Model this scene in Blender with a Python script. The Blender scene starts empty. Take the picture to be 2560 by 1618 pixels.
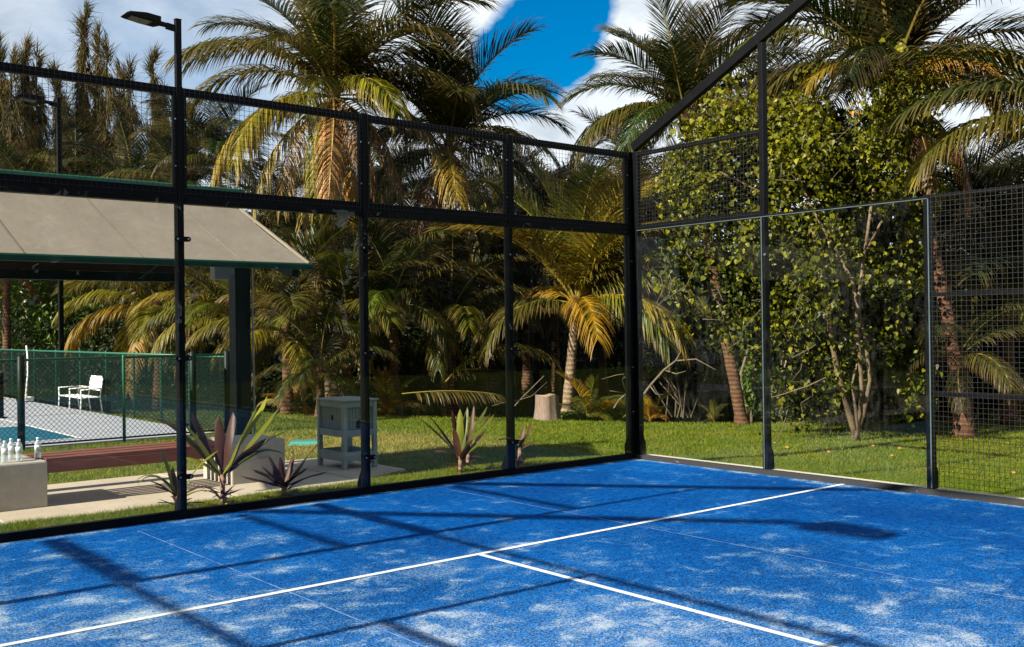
import bpy, math, random
import numpy as np
from mathutils import Vector, Matrix

# ------------------------------------------------------------------ camera, sky, sun, exposure
SC = bpy.context.scene
COL = SC.collection
CAM = np.array([-9.8093, -9.2609, 1.7352]); YAW, PITCH, ROLL, FOC = 0.695, 0.0044, -0.0123, 2551.47
def _frame():
    cy, sy, cp, sp, cr, sr = math.cos(YAW), math.sin(YAW), math.cos(PITCH), math.sin(PITCH), math.cos(ROLL), math.sin(ROLL)
    f = np.array([sy*cp, cy*cp, sp]); r = np.array([cy, -sy, 0.0]); u = np.cross(r, f)
    return cr*r+sr*u, -sr*r+cr*u, f
RT, UP, FW = _frame()
cam = bpy.data.cameras.new('camera'); cam_ob = bpy.data.objects.new('camera', cam); COL.objects.link(cam_ob)
cam.sensor_width = 36.0; cam.lens = FOC/2560*36.0; cam.clip_start = 0.05; cam.clip_end = 3000
cam_ob.matrix_world = Matrix(((RT[0], UP[0], -FW[0], CAM[0]), (RT[1], UP[1], -FW[1], CAM[1]), (RT[2], UP[2], -FW[2], CAM[2]), (0, 0, 0, 1)))
SC.camera = cam_ob
SC.render.engine = 'CYCLES'
SC.cycles.max_bounces = 8; SC.cycles.transparent_max_bounces = 24; SC.cycles.diffuse_bounces = 3; SC.cycles.glossy_bounces = 3
SC.cycles.use_denoising = True
SC.view_settings.view_transform = 'Standard'; SC.view_settings.look = 'None'
SC.view_settings.exposure = 1.05; SC.view_settings.gamma = 1.0

SUN_TO = Vector((-1.74, 0.027, 1.0)).normalized()
SUN_EL = math.asin(SUN_TO.z)
def ray(px, py):
    return FW + RT*((px-1280)/FOC) - UP*((py-809)/FOC)

world = bpy.data.worlds.new('World'); SC.world = world; world.use_nodes = True
def build_world():
    nt = world.node_tree; N = nt.nodes; L = nt.links; N.clear()
    out = N.new('ShaderNodeOutputWorld'); bg = N.new('ShaderNodeBackground'); bg.inputs['Strength'].default_value = 0.05
    sky = N.new('ShaderNodeTexSky'); sky.sky_type = 'NISHITA'; sky.sun_disc = False
    sky.sun_elevation = SUN_EL; sky.sun_rotation = math.radians(-89.0); sky.ozone_density = 3.0; sky.dust_density = 0.3; sky.air_density = 1.0
    hsv = N.new('ShaderNodeHueSaturation'); hsv.inputs['Saturation'].default_value = 1.6; hsv.inputs['Value'].default_value = 1.2
    L.new(sky.outputs[0], hsv.inputs['Color'])
    tc = N.new('ShaderNodeTexCoord')
    # project the direction on a cloud layer so that clouds flatten towards the horizon
    sep = N.new('ShaderNodeSeparateXYZ'); L.new(tc.outputs['Generated'], sep.inputs[0])
    def M(op, a, b=None, c=None, clamp=False):
        m = N.new('ShaderNodeMath'); m.operation = op; m.use_clamp = clamp
        for i, v in enumerate((a, b, c)):
            if v is None: continue
            if isinstance(v, (int, float)): m.inputs[i].default_value = v
            else: L.new(v, m.inputs[i])
        return m.outputs[0]
    z = M('MAXIMUM', sep.outputs['Z'], 0.0); zz = M('ADD', z, 0.30)
    cx = M('DIVIDE', sep.outputs['X'], zz); cy = M('DIVIDE', sep.outputs['Y'], zz)
    cmb = N.new('ShaderNodeCombineXYZ'); L.new(cx, cmb.inputs[0]); L.new(cy, cmb.inputs[1]); cmb.inputs[2].default_value = 3.7
    def noise(vec, scale, detail, rough, dist=0.0):
        n = N.new('ShaderNodeTexNoise'); n.inputs['Scale'].default_value = scale; n.inputs['Detail'].default_value = detail
        n.inputs['Roughness'].default_value = rough; n.inputs['Distortion'].default_value = dist; L.new(vec, n.inputs['Vector']); return n.outputs['Fac']
    n1 = noise(cmb.outputs[0], 2.2, 9, 0.58, 0.25)
    n2 = noise(cmb.outputs[0], 6.5, 8, 0.6)
    big = noise(cmb.outputs[0], 0.8, 3, 0.5)
    def lobe(px, py, width):
        d = ray(px, py); d = d/np.linalg.norm(d)
        vm = N.new('ShaderNodeVectorMath'); vm.operation = 'DOT_PRODUCT'; L.new(tc.outputs['Generated'], vm.inputs[0]); vm.inputs[1].default_value = tuple(d)
        c = math.cos(math.radians(width))
        return M('DIVIDE', M('SUBTRACT', vm.outputs['Value'], c), 1-c)          # 1 at the centre, 0 at the rim, negative outside
    # a gap of clear sky between two banks of cumulus
    gap = M('MAXIMUM', M('MAXIMUM', lobe(1355, 95, 2.9), lobe(1405, 15, 2.7)), M('MAXIMUM', lobe(1290, 175, 2.6), lobe(1430, -140, 3.3)))
    gap = M('MAXIMUM', gap, -1.0)
    gap2 = M('MAXIMUM', M('MAXIMUM', lobe(330, 130, 10.0), lobe(560, 220, 6.0)), -1.0)
    dens = M('ADD', M('MULTIPLY', M('SUBTRACT', n1, 0.5), 2.2), M('MULTIPLY', M('SUBTRACT', big, 0.38), 1.2))
    dens = M('ADD', dens, 0.50); dens = M('SUBTRACT', dens, M('MULTIPLY', z, 1.7))   # fair-weather cumulus: crowded low down, open overhead
    dens = M('SUBTRACT', dens, M('MULTIPLY', gap, 0.95))
    dens = M('ADD', dens, M('MULTIPLY', M('SUBTRACT', n2, 0.5), 0.9)); cov = M('MULTIPLY_ADD', dens, 2.1, 0.12, clamp=True)
    thin = M('MULTIPLY_ADD', M('MAXIMUM', gap2, 0.0), -0.66, 1.0, clamp=True)
    soft = M('MULTIPLY_ADD', n1, 2.6, -0.85, clamp=True)
    thin2 = M('ADD', thin, M('MULTIPLY', M('SUBTRACT', 1.0, thin), soft), clamp=True)
    cov = M('MULTIPLY', cov, thin2)
    # cloud body: bright tops, faint grey-lavender hollows
    lum = M('MULTIPLY_ADD', n2, 8.5, 3.7)
    lum = M('SUBTRACT', lum, M('MULTIPLY', M('MAXIMUM', gap2, 0.0), -0.5))
    sd = N.new('ShaderNodeVectorMath'); sd.operation = 'DOT_PRODUCT'; L.new(tc.outputs['Generated'], sd.inputs[0]); sd.inputs[1].default_value = tuple(-SUN_TO)
    lum = M('MULTIPLY', lum, M('MULTIPLY_ADD', sd.outputs['Value'], 0.55, 1.0))          # clouds facing the sun are whiter than those with the sun behind them
    cc = N.new('ShaderNodeMix'); cc.data_type = 'RGBA'; L.new(n2, cc.inputs['Factor'])
    cc.inputs['A'].default_value = (0.70, 0.86, 1.0, 1); cc.inputs['B'].default_value = (1.0, 0.99, 0.98, 1)
    vs = N.new('ShaderNodeVectorMath'); vs.operation = 'SCALE'; L.new(cc.outputs['Result'], vs.inputs[0]); L.new(lum, vs.inputs['Scale'])
    mx = N.new('ShaderNodeMix'); mx.data_type = 'RGBA'; L.new(cov, mx.inputs['Factor']); L.new(hsv.outputs[0], mx.inputs['A']); L.new(vs.outputs[0], mx.inputs['B'])
    L.new(mx.outputs['Result'], bg.inputs['Color']); L.new(bg.outputs[0], out.inputs['Surface'])
build_world()

sun = bpy.data.lights.new('sun', 'SUN'); sun.energy = 5.0; sun.angle = math.radians(0.55); sun.color = (1.0, 0.93, 0.80)
sun_ob = bpy.data.objects.new('sun', sun); COL.objects.link(sun_ob); sun_ob.location = (-20, 0, 20)
sun_ob.rotation_euler = SUN_TO.to_track_quat('Z', 'Y').to_euler()

# ------------------------------------------------------------------ helpers
def at(px, py, D):                      # a point at depth D that is seen at photograph pixel (px, py)
    return CAM + ray(px, py)*D
def ground_z(x):
    return -0.36*(1-math.exp(-max(0.0, x+1.0)/5.0))
def gnd(px, py, lift=0.0):              # where the line of sight meets the lawn
    d = ray(px, py); t = (0-CAM[2])/d[2]
    for _ in range(40):
        p = CAM+d*t; t = (ground_z(p[0])+lift-CAM[2])/d[2]
    return CAM+d*t

def tag(o, label=None, cat=None, group=None, kind=None):
    if label: o['label'] = label
    if cat: o['category'] = cat
    if group: o['group'] = group
    if kind: o['kind'] = kind
    return o
def empty(name, loc=(0, 0, 0), rz=0.0):
    o = bpy.data.objects.new(name, None); COL.objects.link(o); o.location = loc; o.rotation_euler = (0, 0, rz); o.empty_display_size = 0.2
    return o
def mesh_np(name, V, F, attrs=None, smooth=False):
    V = np.asarray(V, np.float32); F = np.asarray(F, np.int32); k = F.shape[1]
    me = bpy.data.meshes.new(name); me.vertices.add(len(V)); me.vertices.foreach_set('co', V.ravel())
    me.loops.add(F.size); me.loops.foreach_set('vertex_index', F.ravel())
    me.polygons.add(len(F)); me.polygons.foreach_set('loop_start', np.arange(0, F.size, k, dtype=np.int32))
    me.polygons.foreach_set('loop_total', np.full(len(F), k, np.int32))
    me.polygons.foreach_set('use_smooth', np.full(len(F), smooth, bool))
    for n, a in (attrs or {}).items():
        at_ = me.attributes.new(n, 'FLOAT', 'POINT'); at_.data.foreach_set('value', np.asarray(a, np.float32))
    me.update(calc_edges=True)
    return me
def link(name, me, mat=None, parent=None):
    o = bpy.data.objects.new(name, me); COL.objects.link(o)
    if mat is not None and len(me.materials) == 0: me.materials.append(mat)
    if parent is not None: o.parent = parent
    return o

class MB:                                # collects simple solids into one mesh
    def __init__(s): s.v = []; s.f = []; s.sm = []
    def add(s, vs, fs, smooth=False):
        b = len(s.v); s.v += [tuple(map(float, p)) for p in vs]; s.f += [tuple(i+b for i in f) for f in fs]; s.sm += [smooth]*len(fs); return s
    def box(s, a, b):
        x0, y0, z0 = (min(a[i], b[i]) for i in range(3)); x1, y1, z1 = (max(a[i], b[i]) for i in range(3))
        return s.add([(x0, y0, z0), (x1, y0, z0), (x1, y1, z0), (x0, y1, z0), (x0, y0, z1), (x1, y0, z1), (x1, y1, z1), (x0, y1, z1)],
                     [(0, 3, 2, 1), (4, 5, 6, 7), (0, 1, 5, 4), (1, 2, 6, 5), (2, 3, 7, 6), (3, 0, 4, 7)])
    def bar(s, p, q, w, h, up=(0, 0, 1)):   # rectangular bar from p to q, w across, h along 'up'
        p = Vector(p); q = Vector(q); t = (q-p).normalized(); u = Vector(up); sd = t.cross(u)
        if sd.length < 1e-5: sd = t.cross(Vector((1, 0, 0)))
        sd.normalize(); u = sd.cross(t).normalized(); vs = []
        for c in (p, q):
            for a, b in ((-1, -1), (1, -1), (1, 1), (-1, 1)): vs.append(c+sd*(a*w/2)+u*(b*h/2))
        return s.add(vs, [(0, 1, 2, 3), (7, 6, 5, 4), (0, 4, 5, 1), (1, 5, 6, 2), (2, 6, 7, 3), (3, 7, 4, 0)])
    def prism(s, pts, d):                   # polygon pts (3D) extruded by vector d
        n = len(pts); d = Vector(d); vs = [Vector(p) for p in pts]+[Vector(p)+d for p in pts]
        return s.add(vs, [tuple(range(n))[::-1], tuple(range(n, 2*n))]+[(i, (i+1) % n, n+(i+1) % n, n+i) for i in range(n)])
    def tube(s, pts, rad, n=8, cap=True, smooth=True):
        pts = [Vector(p) for p in pts]; m = len(pts)
        if isinstance(rad, (int, float)): rad = [rad]*m
        t0 = (pts[1]-pts[0]).normalized(); u = t0.orthogonal().normalized(); vs = []
        for i in range(m):
            t = (pts[min(i+1, m-1)]-pts[max(i-1, 0)]).normalized(); u = (u-t*u.dot(t)).normalized(); w = t.cross(u)
            for k in range(n):
                a = 2*math.pi*k/n; vs.append(pts[i]+(u*math.cos(a)+w*math.sin(a))*rad[i])
        fs = [(i*n+k, i*n+(k+1) % n, (i+1)*n+(k+1) % n, (i+1)*n+k) for i in range(m-1) for k in range(n)]
        if cap: fs += [tuple(range(n))[::-1], tuple(range((m-1)*n, m*n))]
        return s.add(vs, fs, smooth)
    def lathe(s, c, prof, n=14, smooth=True):   # prof: (r, z) list around a vertical axis at c
        vs = []
        for r, z in prof:
            for k in range(n): vs.append((c[0]+r*math.cos(2*math.pi*k/n), c[1]+r*math.sin(2*math.pi*k/n), c[2]+z))
        m = len(prof); fs = [(i*n+k, i*n+(k+1) % n, (i+1)*n+(k+1) % n, (i+1)*n+k) for i in range(m-1) for k in range(n)]
        fs += [tuple(range(n))[::-1], tuple(range((m-1)*n, m*n))]
        return s.add(vs, fs, smooth)
    def mesh(s, name):
        me = bpy.data.meshes.new(name); me.from_pydata(s.v, [], s.f); me.polygons.foreach_set('use_smooth', s.sm); me.update(); return me
    def build(s, name, mat, parent=None, bevel=0.0, loc=None):
        me = s.mesh(name); o = link(name, me, mat, parent)
        if loc is not None: o.location = loc
        if bevel > 0:
            b = o.modifiers.new('bevel', 'BEVEL'); b.width = bevel; b.segments = 2; b.limit_method = 'ANGLE'; b.angle_limit = math.radians(40)
        return o

# ------------------------------------------------------------------ materials
class NT:
    def __init__(s, name):
        s.m = bpy.data.materials.new(name); s.m.use_nodes = True; s.t = s.m.node_tree; s.t.nodes.clear()
        s.out = s.n('ShaderNodeOutputMaterial')
    def n(s, typ, **kw):
        x = s.t.nodes.new(typ)
        for k, v in kw.items(): setattr(x, k, v)
        return x
    def l(s, a, b): s.t.links.new(a, b)
    def setin(s, sock, v):
        if hasattr(v, 'is_linked'): s.l(v, sock)
        elif isinstance(v, tuple) and len(v) == 3 and sock.type == 'RGBA': sock.default_value = (*v, 1)
        else: sock.default_value = v
    def math(s, op, a, b=None, c=None, clamp=False):
        m = s.n('ShaderNodeMath', operation=op, use_clamp=clamp)
        for i, v in enumerate((a, b, c)):
            if v is not None: s.setin(m.inputs[i], v)
        return m.outputs[0]
    def coord(s, which='Object'): return s.n('ShaderNodeTexCoord').outputs[which]
    def pos(s): return s.n('ShaderNodeNewGeometry').outputs['Position']
    def mapping(s, vec, scale=(1, 1, 1), rot=(0, 0, 0)):
        m = s.n('ShaderNodeMapping'); m.inputs['Scale'].default_value = scale; m.inputs['Rotation'].default_value = rot; s.l(vec, m.inputs['Vector']); return m.outputs[0]
    def noise(s, vec, scale, detail=4.0, rough=0.55, dist=0.0, out='Fac'):
        n = s.n('ShaderNodeTexNoise'); n.inputs['Scale'].default_value = scale; n.inputs['Detail'].default_value = detail
        n.inputs['Roughness'].default_value = rough; n.inputs['Distortion'].default_value = dist; s.l(vec, n.inputs['Vector']); return n.outputs[out]
    def mix(s, f, a, b, mode='MIX'):
        m = s.n('ShaderNodeMix', data_type='RGBA', blend_type=mode); s.setin(m.inputs['Factor'], f); s.setin(m.inputs['A'], a); s.setin(m.inputs['B'], b); return m.outputs['Result']
    def ramp(s, f, lo, hi): return s.math('DIVIDE', s.math('SUBTRACT', f, lo), hi-lo, clamp=True)
    def attr(s, name): return s.n('ShaderNodeAttribute', attribute_name=name).outputs['Fac']
    def bump(s, h, strength=0.3, dist=0.01):
        b = s.n('ShaderNodeBump'); b.inputs['Strength'].default_value = strength; b.inputs['Distance'].default_value = dist; s.l(h, b.inputs['Height']); return b.outputs[0]
    def principled(s, color, rough=0.6, spec=0.4, metal=0.0, normal=None):
        p = s.n('ShaderNodeBsdfPrincipled'); s.setin(p.inputs['Base Color'], color); s.setin(p.inputs['Roughness'], rough)
        s.setin(p.inputs['Specular IOR Level'], spec); s.setin(p.inputs['Metallic'], metal)
        if normal is not None: s.l(normal, p.inputs['Normal'])
        return p.outputs[0]
    def done(s, sh): s.l(sh, s.out.inputs['Surface']); return s.m

def mat_plain(name, c1, c2, scale=6.0, rough=0.6, spec=0.4, bump=0.0, bscale=60.0, metal=0.0, stretch=(1, 1, 1), world_pos=True):
    t = NT(name); v = t.pos() if world_pos else t.coord('Object'); v = t.mapping(v, stretch)
    f = t.noise(v, scale, 6, 0.6); f = t.ramp(f, 0.3, 0.7); col = t.mix(f, c1, c2)
    nrm = t.bump(t.noise(v, bscale, 4), bump, 0.01) if bump else None
    rg = t.math('MULTIPLY_ADD', t.noise(v, scale*3, 4), 0.24, rough-0.12)
    return t.done(t.principled(col, rg, spec, metal, nrm))

def mat_leaf(name, c1, c2, tip=None, transl=0.3, rough=0.42, spec=0.35, use_obj=False, patch=0.0):
    """foliage: colour spread by the per-leaf attribute 'lv'"""
    t = NT(name); lv = t.attr('lv')
    if use_obj:
        base = t.n('ShaderNodeObjectInfo').outputs['Color']
        dark = t.mix(1.0, base, (0.60, 0.72, 0.62), 'MULTIPLY'); lite = t.mix(1.0, base, (1.45, 1.32, 1.1), 'MULTIPLY'); col = t.mix(lv, dark, lite)
        lt = t.attr('lt'); col = t.mix(t.math('MULTIPLY', t.math('POWER', lt, 3.0), 0.55), col, (0.33, 0.20, 0.07))
        rach = t.attr('rach'); rc = t.mix(0.55, base, (0.50, 0.36, 0.08)); col = t.mix(rach, col, rc)
    else:
        col = t.mix(lv, c1, c2)
        if tip is not None: col = t.mix(t.ramp(lv, 0.984, 0.986), col, tip)
        if patch: col = t.mix(t.math('MULTIPLY', t.ramp(t.noise(t.pos(), 0.9, 3), 0.5, 0.75), patch), col, c2)
    p = t.principled(col, rough, spec); tr = t.n('ShaderNodeBsdfTranslucent'); t.l(col, tr.inputs['Color'])
    mx = t.n('ShaderNodeMixShader'); mx.inputs[0].default_value = transl; t.l(p, mx.inputs[1]); t.l(tr.outputs[0], mx.inputs[2])
    return t.done(mx.outputs[0])

def lawn_color(t, v):
    n1 = t.noise(v, 0.45, 5, 0.6, 0.4); n2 = t.noise(v, 2.6, 5, 0.65); n3 = t.noise(v, 14.0, 4, 0.6)
    sx = t.n('ShaderNodeSeparateXYZ'); t.l(v, sx.inputs[0])
    # the worn, dry stretch of the lawn near the paving
    dx = t.math('SUBTRACT', sx.outputs[0], -1.7); dy = t.math('SUBTRACT', sx.outputs[1], 4.6)
    d2 = t.math('ADD', t.math('MULTIPLY', t.math('MULTIPLY', dx, dx), 0.09), t.math('MULTIPLY', t.math('MULTIPLY', dy, dy), 0.16))
    dry = t.math('SUBTRACT', 1.05, d2, clamp=True); dry = t.math('MULTIPLY', dry, t.ramp(n2, 0.25, 0.7))
    green = t.mix(t.ramp(t.math('ADD', t.math('MULTIPLY', n1, 0.55), t.math('MULTIPLY', n2, 0.45)), 0.36, 0.64), (0.080, 0.150, 0.005), (0.195, 0.210, 0.014))
    green = t.mix(t.math('MULTIPLY', t.ramp(n2, 0.55, 0.8), 0.6), green, (0.22, 0.18, 0.045))
    col = t.mix(dry, green, (0.37, 0.28, 0.085))
    return t.mix(t.math('MULTIPLY', t.ramp(n3, 0.3, 0.75), 0.45), col, t.mix(1.0, col, (0.45, 0.5, 0.4), 'MULTIPLY'))
def mat_lawn():
    t = NT('lawn_soil'); v = t.pos(); c = lawn_color(t, v); c = t.mix(0.35, c, (0.07, 0.06, 0.02))
    return t.done(t.principled(c, 0.9, 0.1, 0, t.bump(t.noise(v, 90, 3), 0.6, 0.02)))
def mat_blade():
    t = NT('grass_blade'); c = lawn_color(t, t.pos()); lv = t.attr('lv')
    c = t.mix(lv, t.mix(1.0, c, (0.7, 0.8, 0.6), 'MULTIPLY'), t.mix(1.0, c, (1.5, 1.35, 1.3), 'MULTIPLY'))
    p = t.principled(c, 0.55, 0.25); tr = t.n('ShaderNodeBsdfTranslucent'); t.l(c, tr.inputs['Color'])
    mx = t.n('ShaderNodeMixShader'); mx.inputs[0].default_value = 0.3; t.l(p, mx.inputs[1]); t.l(tr.outputs[0], mx.inputs[2]); return t.done(mx.outputs[0])

def mat_turf():
    t = NT('blue_turf'); v = t.pos()
    g1 = t.noise(v, 130, 2, 0.75); g2 = t.noise(v, 54, 3, 0.75); fine = t.noise(v, 17, 4, 0.7)
    med = t.noise(v, 4.2, 4, 0.6, 0.4); big = t.noise(v, 0.5, 3, 0.5); pt = t.noise(v, 1.9, 5, 0.65, 0.5)
    grain = t.math('ADD', t.math('MULTIPLY', g1, 0.5), t.math('MULTIPLY', g2, 0.5))
    blue = t.mix(t.ramp(big, 0.35, 0.65), (0.0002, 0.050, 0.225), (0.0004, 0.086, 0.345))
    blue = t.mix(t.ramp(t.math('ADD', t.math('MULTIPLY', fine, 0.5), t.math('MULTIPLY', grain, 0.5)), 0.40, 0.60), t.mix(1.0, blue, (0.45, 0.40, 0.46), 'MULTIPLY'), t.mix(1.0, blue, (1.5, 1.45, 1.35), 'MULTIPLY'))
    # sand brushed into the pile: speckle everywhere, thicker in scuffed patches
    p = t.math('ADD', t.math('MULTIPLY', t.ramp(med, 0.50, 0.76), 0.55), t.math('MULTIPLY', t.ramp(pt, 0.48, 0.74), 0.50))
    p = t.math('ADD', p, t.math('MULTIPLY', t.ramp(big, 0.48, 0.72), 0.16))
    sx = t.n('ShaderNodeSeparateXYZ'); t.l(v, sx.inputs[0])
    near = t.math('MULTIPLY', t.ramp(t.math('MULTIPLY', t.math('ADD', sx.outputs[0], t.math('MULTIPLY', sx.outputs[1], 1.0)), -1.0), 6.0, 11.0), 0.42)
    line = t.math('SUBTRACT', 1.0, t.math('DIVIDE', t.math('ABSOLUTE', t.math('ADD', sx.outputs[1], 3.06)), 0.30), clamp=True)
    p = t.math('ADD', p, t.math('ADD', near, t.math('MULTIPLY', line, 0.16)))
    edge = t.math('ADD', t.ramp(sx.outputs[0], -0.20, 0.0), t.ramp(sx.outputs[1], -0.22, 0.0)); p = t.math('ADD', p, t.math('MULTIPLY', edge, t.math('MULTIPLY_ADD', pt, 1.6, -0.25)))
    x = t.math('ADD', t.math('MULTIPLY', p, 1.15), t.math('MULTIPLY', t.math('SUBTRACT', grain, 0.5), 5.6)); sand = t.ramp(x, 0.48, 1.35)
    sc = t.mix(t.ramp(p, 0.35, 0.9), (0.11, 0.37, 0.56), (0.46, 0.55, 0.60)); col = t.mix(t.math('MULTIPLY', sand, 0.85), blue, sc)
    return t.done(t.principled(col, 0.85, 0.03, 0, t.bump(g2, 0.4, 0.012)))

def schlick(t, f0, gain):
    geo = t.n('ShaderNodeNewGeometry'); dt = t.n('ShaderNodeVectorMath', operation='DOT_PRODUCT'); t.l(geo.outputs['Incoming'], dt.inputs[0]); t.l(geo.outputs['Normal'], dt.inputs[1])
    c = t.math('SUBTRACT', 1.0, t.math('ABSOLUTE', dt.outputs['Value']), clamp=True); return t.math('MULTIPLY_ADD', t.math('POWER', c, 5.0), gain, f0, clamp=True)
def mat_glass():
    t = NT('clear_glass'); fr = schlick(t, 0.016, 0.7)
    tr = t.n('ShaderNodeBsdfTransparent'); tr.inputs['Color'].default_value = (0.980, 0.992, 0.988, 1)
    gl = t.n('ShaderNodeBsdfGlossy'); gl.inputs['Roughness'].default_value = 0.004; gl.inputs['Color'].default_value = (0.9, 0.96, 0.94, 1)
    mx = t.n('ShaderNodeMixShader'); t.l(fr, mx.inputs[0]); t.l(tr.outputs[0], mx.inputs[1]); t.l(gl.outputs[0], mx.inputs[2])
    # dust and dried splashes on the panes
    v = t.pos(); d = t.math('MULTIPLY', t.ramp(t.noise(v, 1.1, 5, 0.65), 0.45, 0.8), t.ramp(t.noise(t.mapping(v, (1, 1, 0.35)), 22, 4, 0.7), 0.45, 0.8)); df = t.n('ShaderNodeBsdfDiffuse'); df.inputs['Color'].default_value = (0.6, 0.58, 0.52, 1)
    m2 = t.n('ShaderNodeMixShader'); t.l(t.math('MULTIPLY', d, 0.05), m2.inputs[0]); t.l(mx.outputs[0], m2.inputs[1]); t.l(df.outputs[0], m2.inputs[2])
    return t.done(m2.outputs[0])
def mat_bottle():
    t = NT('clear_plastic'); fr = schlick(t, 0.04, 0.9)
    tr = t.n('ShaderNodeBsdfTransparent'); tr.inputs['Color'].default_value = (0.80, 0.84, 0.86, 1)
    p = t.n('ShaderNodeBsdfPrincipled'); p.inputs['Base Color'].default_value = (0.75, 0.8, 0.82, 1); p.inputs['Roughness'].default_value = 0.08
    mx = t.n('ShaderNodeMixShader'); t.setin(mx.inputs[0], t.math('MULTIPLY_ADD', fr, 1.0, 0.30, clamp=True)); t.l(tr.outputs[0], mx.inputs[1]); t.l(p.outputs[0], mx.inputs[2])
    return t.done(mx.outputs[0])
def mat_water():
    t = NT('pond_water'); v = t.mapping(t.pos(), (1, 1, 1)); h = t.noise(v, 1.6, 4, 0.55, 0.5)
    c = t.mix(t.ramp(t.noise(v, 0.5, 3), 0.3, 0.7), (0.012, 0.016, 0.004), (0.02, 0.026, 0.006))
    return t.done(t.principled(c, 0.06, 0.5, 0, t.bump(h, 0.12, 0.06)))
def mat_concrete(name, c1, c2):
    t = NT(name); v = t.pos(); a = t.ramp(t.noise(v, 1.3, 6, 0.62), 0.3, 0.7); b = t.ramp(t.noise(v, 16, 5, 0.65), 0.35, 0.75)
    col = t.mix(a, c1, c2); col = t.mix(t.math('MULTIPLY', b, 0.35), col, t.mix(1.0, col, (0.62, 0.58, 0.52), 'MULTIPLY'))
    pit = t.ramp(t.noise(v, 70, 2, 0.5), 0.70, 0.76); col = t.mix(t.math('MULTIPLY', pit, 0.6), col, (0.12, 0.11, 0.09))
    return t.done(t.principled(col, 0.85, 0.2, 0, t.bump(t.noise(v, 45, 5, 0.6), 0.25, 0.01)))
def mat_wood(name, c1, c2, axis_scale, rough=0.5):
    t = NT(name); v = t.mapping(t.pos(), axis_scale); g = t.noise(v, 9.0, 6, 0.65, 0.6); col = t.mix(t.ramp(g, 0.3, 0.7), c1, c2)
    return t.done(t.principled(col, rough, 0.35, 0, t.bump(g, 0.2, 0.005)))
def mat_trunk(name, c1, c2, ring=9.0):
    t = NT(name); v = t.pos(); sx = t.n('ShaderNodeSeparateXYZ'); t.l(v, sx.inputs[0])
    n = t.noise(v, 7, 5, 0.65); zz = t.math('MULTIPLY_ADD', n, 0.10, sx.outputs[2]); w = t.math('SINE', t.math('MULTIPLY', zz, ring*6.283))
    ringf = t.ramp(w, 0.3, 1.0); fib = t.noise(t.mapping(v, (1, 1, 0.12)), 40, 4, 0.6)
    col = t.mix(t.ramp(n, 0.3, 0.7), c1, c2); col = t.mix(t.math('MULTIPLY', ringf, 0.6), col, t.mix(1.0, col, (0.35, 0.32, 0.3), 'MULTIPLY'))
    col = t.mix(t.math('MULTIPLY', t.ramp(fib, 0.45, 0.7), 0.4), col, t.mix(1.0, col, (0.5, 0.48, 0.45), 'MULTIPLY'))
    return t.done(t.principled(col, 0.85, 0.15, 0, t.bump(t.math('ADD', w, t.math('MULTIPLY', fib, 1.5)), 0.5, 0.015)))
def mat_canopy():
    t = NT('canopy_fabric'); v = t.pos(); a = t.ramp(t.noise(v, 1.4, 5, 0.6), 0.3, 0.7); col = t.mix(a, (0.235, 0.20, 0.155), (0.28, 0.24, 0.188))
    col = t.mix(t.math('MULTIPLY', t.ramp(t.noise(t.mapping(v, (1, 0.3, 1)), 5, 5), 0.5, 0.8), 0.3), col, (0.20, 0.165, 0.14))
    weave = t.noise(v, 300, 2)
    p = t.principled(col, 0.8, 0.15, 0, t.bump(t.math('ADD', t.noise(v, 2.2, 4), t.math('MULTIPLY', weave, 0.05)), 0.35, 0.08))
    tr = t.n('ShaderNodeBsdfTranslucent'); t.l(col, tr.inputs['Color']); mx = t.n('ShaderNodeMixShader'); mx.inputs[0].default_value = 0.12
    t.l(p, mx.inputs[1]); t.l(tr.outputs[0], mx.inputs[2]); return t.done(mx.outputs[0])
def mat_curb():
    t = NT('worn_curb_paint'); v = t.pos(); n = t.noise(t.mapping(v, (1, 1, 4)), 5, 6, 0.7, 0.4); f = t.ramp(n, 0.66, 0.70)
    col = t.mix(f, (0.03, 0.03, 0.032), (0.40, 0.36, 0.27)); return t.done(t.principled(col, 0.8, 0.2, 0, t.bump(n, 0.3, 0.01)))
def mat_sticker():
    t = NT('bottle_label'); v = t.coord('Generated'); n = t.noise(v, 7, 3); col = t.mix(t.ramp(n, 0.52, 0.6), (0.82, 0.85, 0.86), (0.35, 0.42, 0.48)); return t.done(t.principled(col, 0.4))

M_BLACK = mat_plain('black_steel', (0.0012, 0.0014, 0.0022), (0.003, 0.0033, 0.0045), 5, 0.45, 0.12)
M_WIRE = mat_plain('black_wire', (0.007, 0.008, 0.009), (0.012, 0.012, 0.014), 8, 0.5, 0.4)
M_BOLT = mat_plain('steel_bolt', (0.45, 0.45, 0.47), (0.6, 0.6, 0.62), 30, 0.3, 0.5, metal=1.0)
M_GEDGE = mat_plain('glass_edge', (0.05, 0.08, 0.085), (0.09, 0.13, 0.135), 4, 0.3, 0.5); M_GLASS = mat_glass(); M_TURF = mat_turf(); M_LAWN = mat_lawn(); M_BLADE = mat_blade(); M_WATER = mat_water()
def mat_line():
    t = NT('white_line_fibre'); v = t.pos(); g = t.noise(v, 75, 3, 0.7); w = t.noise(v, 1.3, 4, 0.6); col = t.mix(t.ramp(w, 0.4, 0.7), (0.62, 0.64, 0.65), (0.78, 0.79, 0.80))
    col = t.mix(t.math('MULTIPLY', t.ramp(t.math('ADD', g, t.math('MULTIPLY', w, 0.25)), 0.70, 0.78), 0.75), col, (0.02, 0.10, 0.36)); return t.done(t.principled(col, 0.85, 0.05, 0, t.bump(g, 0.4, 0.01)))
M_LINE = mat_line()
M_SEAM = mat_plain('sandy_seam', (0.004, 0.07, 0.33), (0.22, 0.32, 0.50), 7, 0.8, 0.2)
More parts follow.
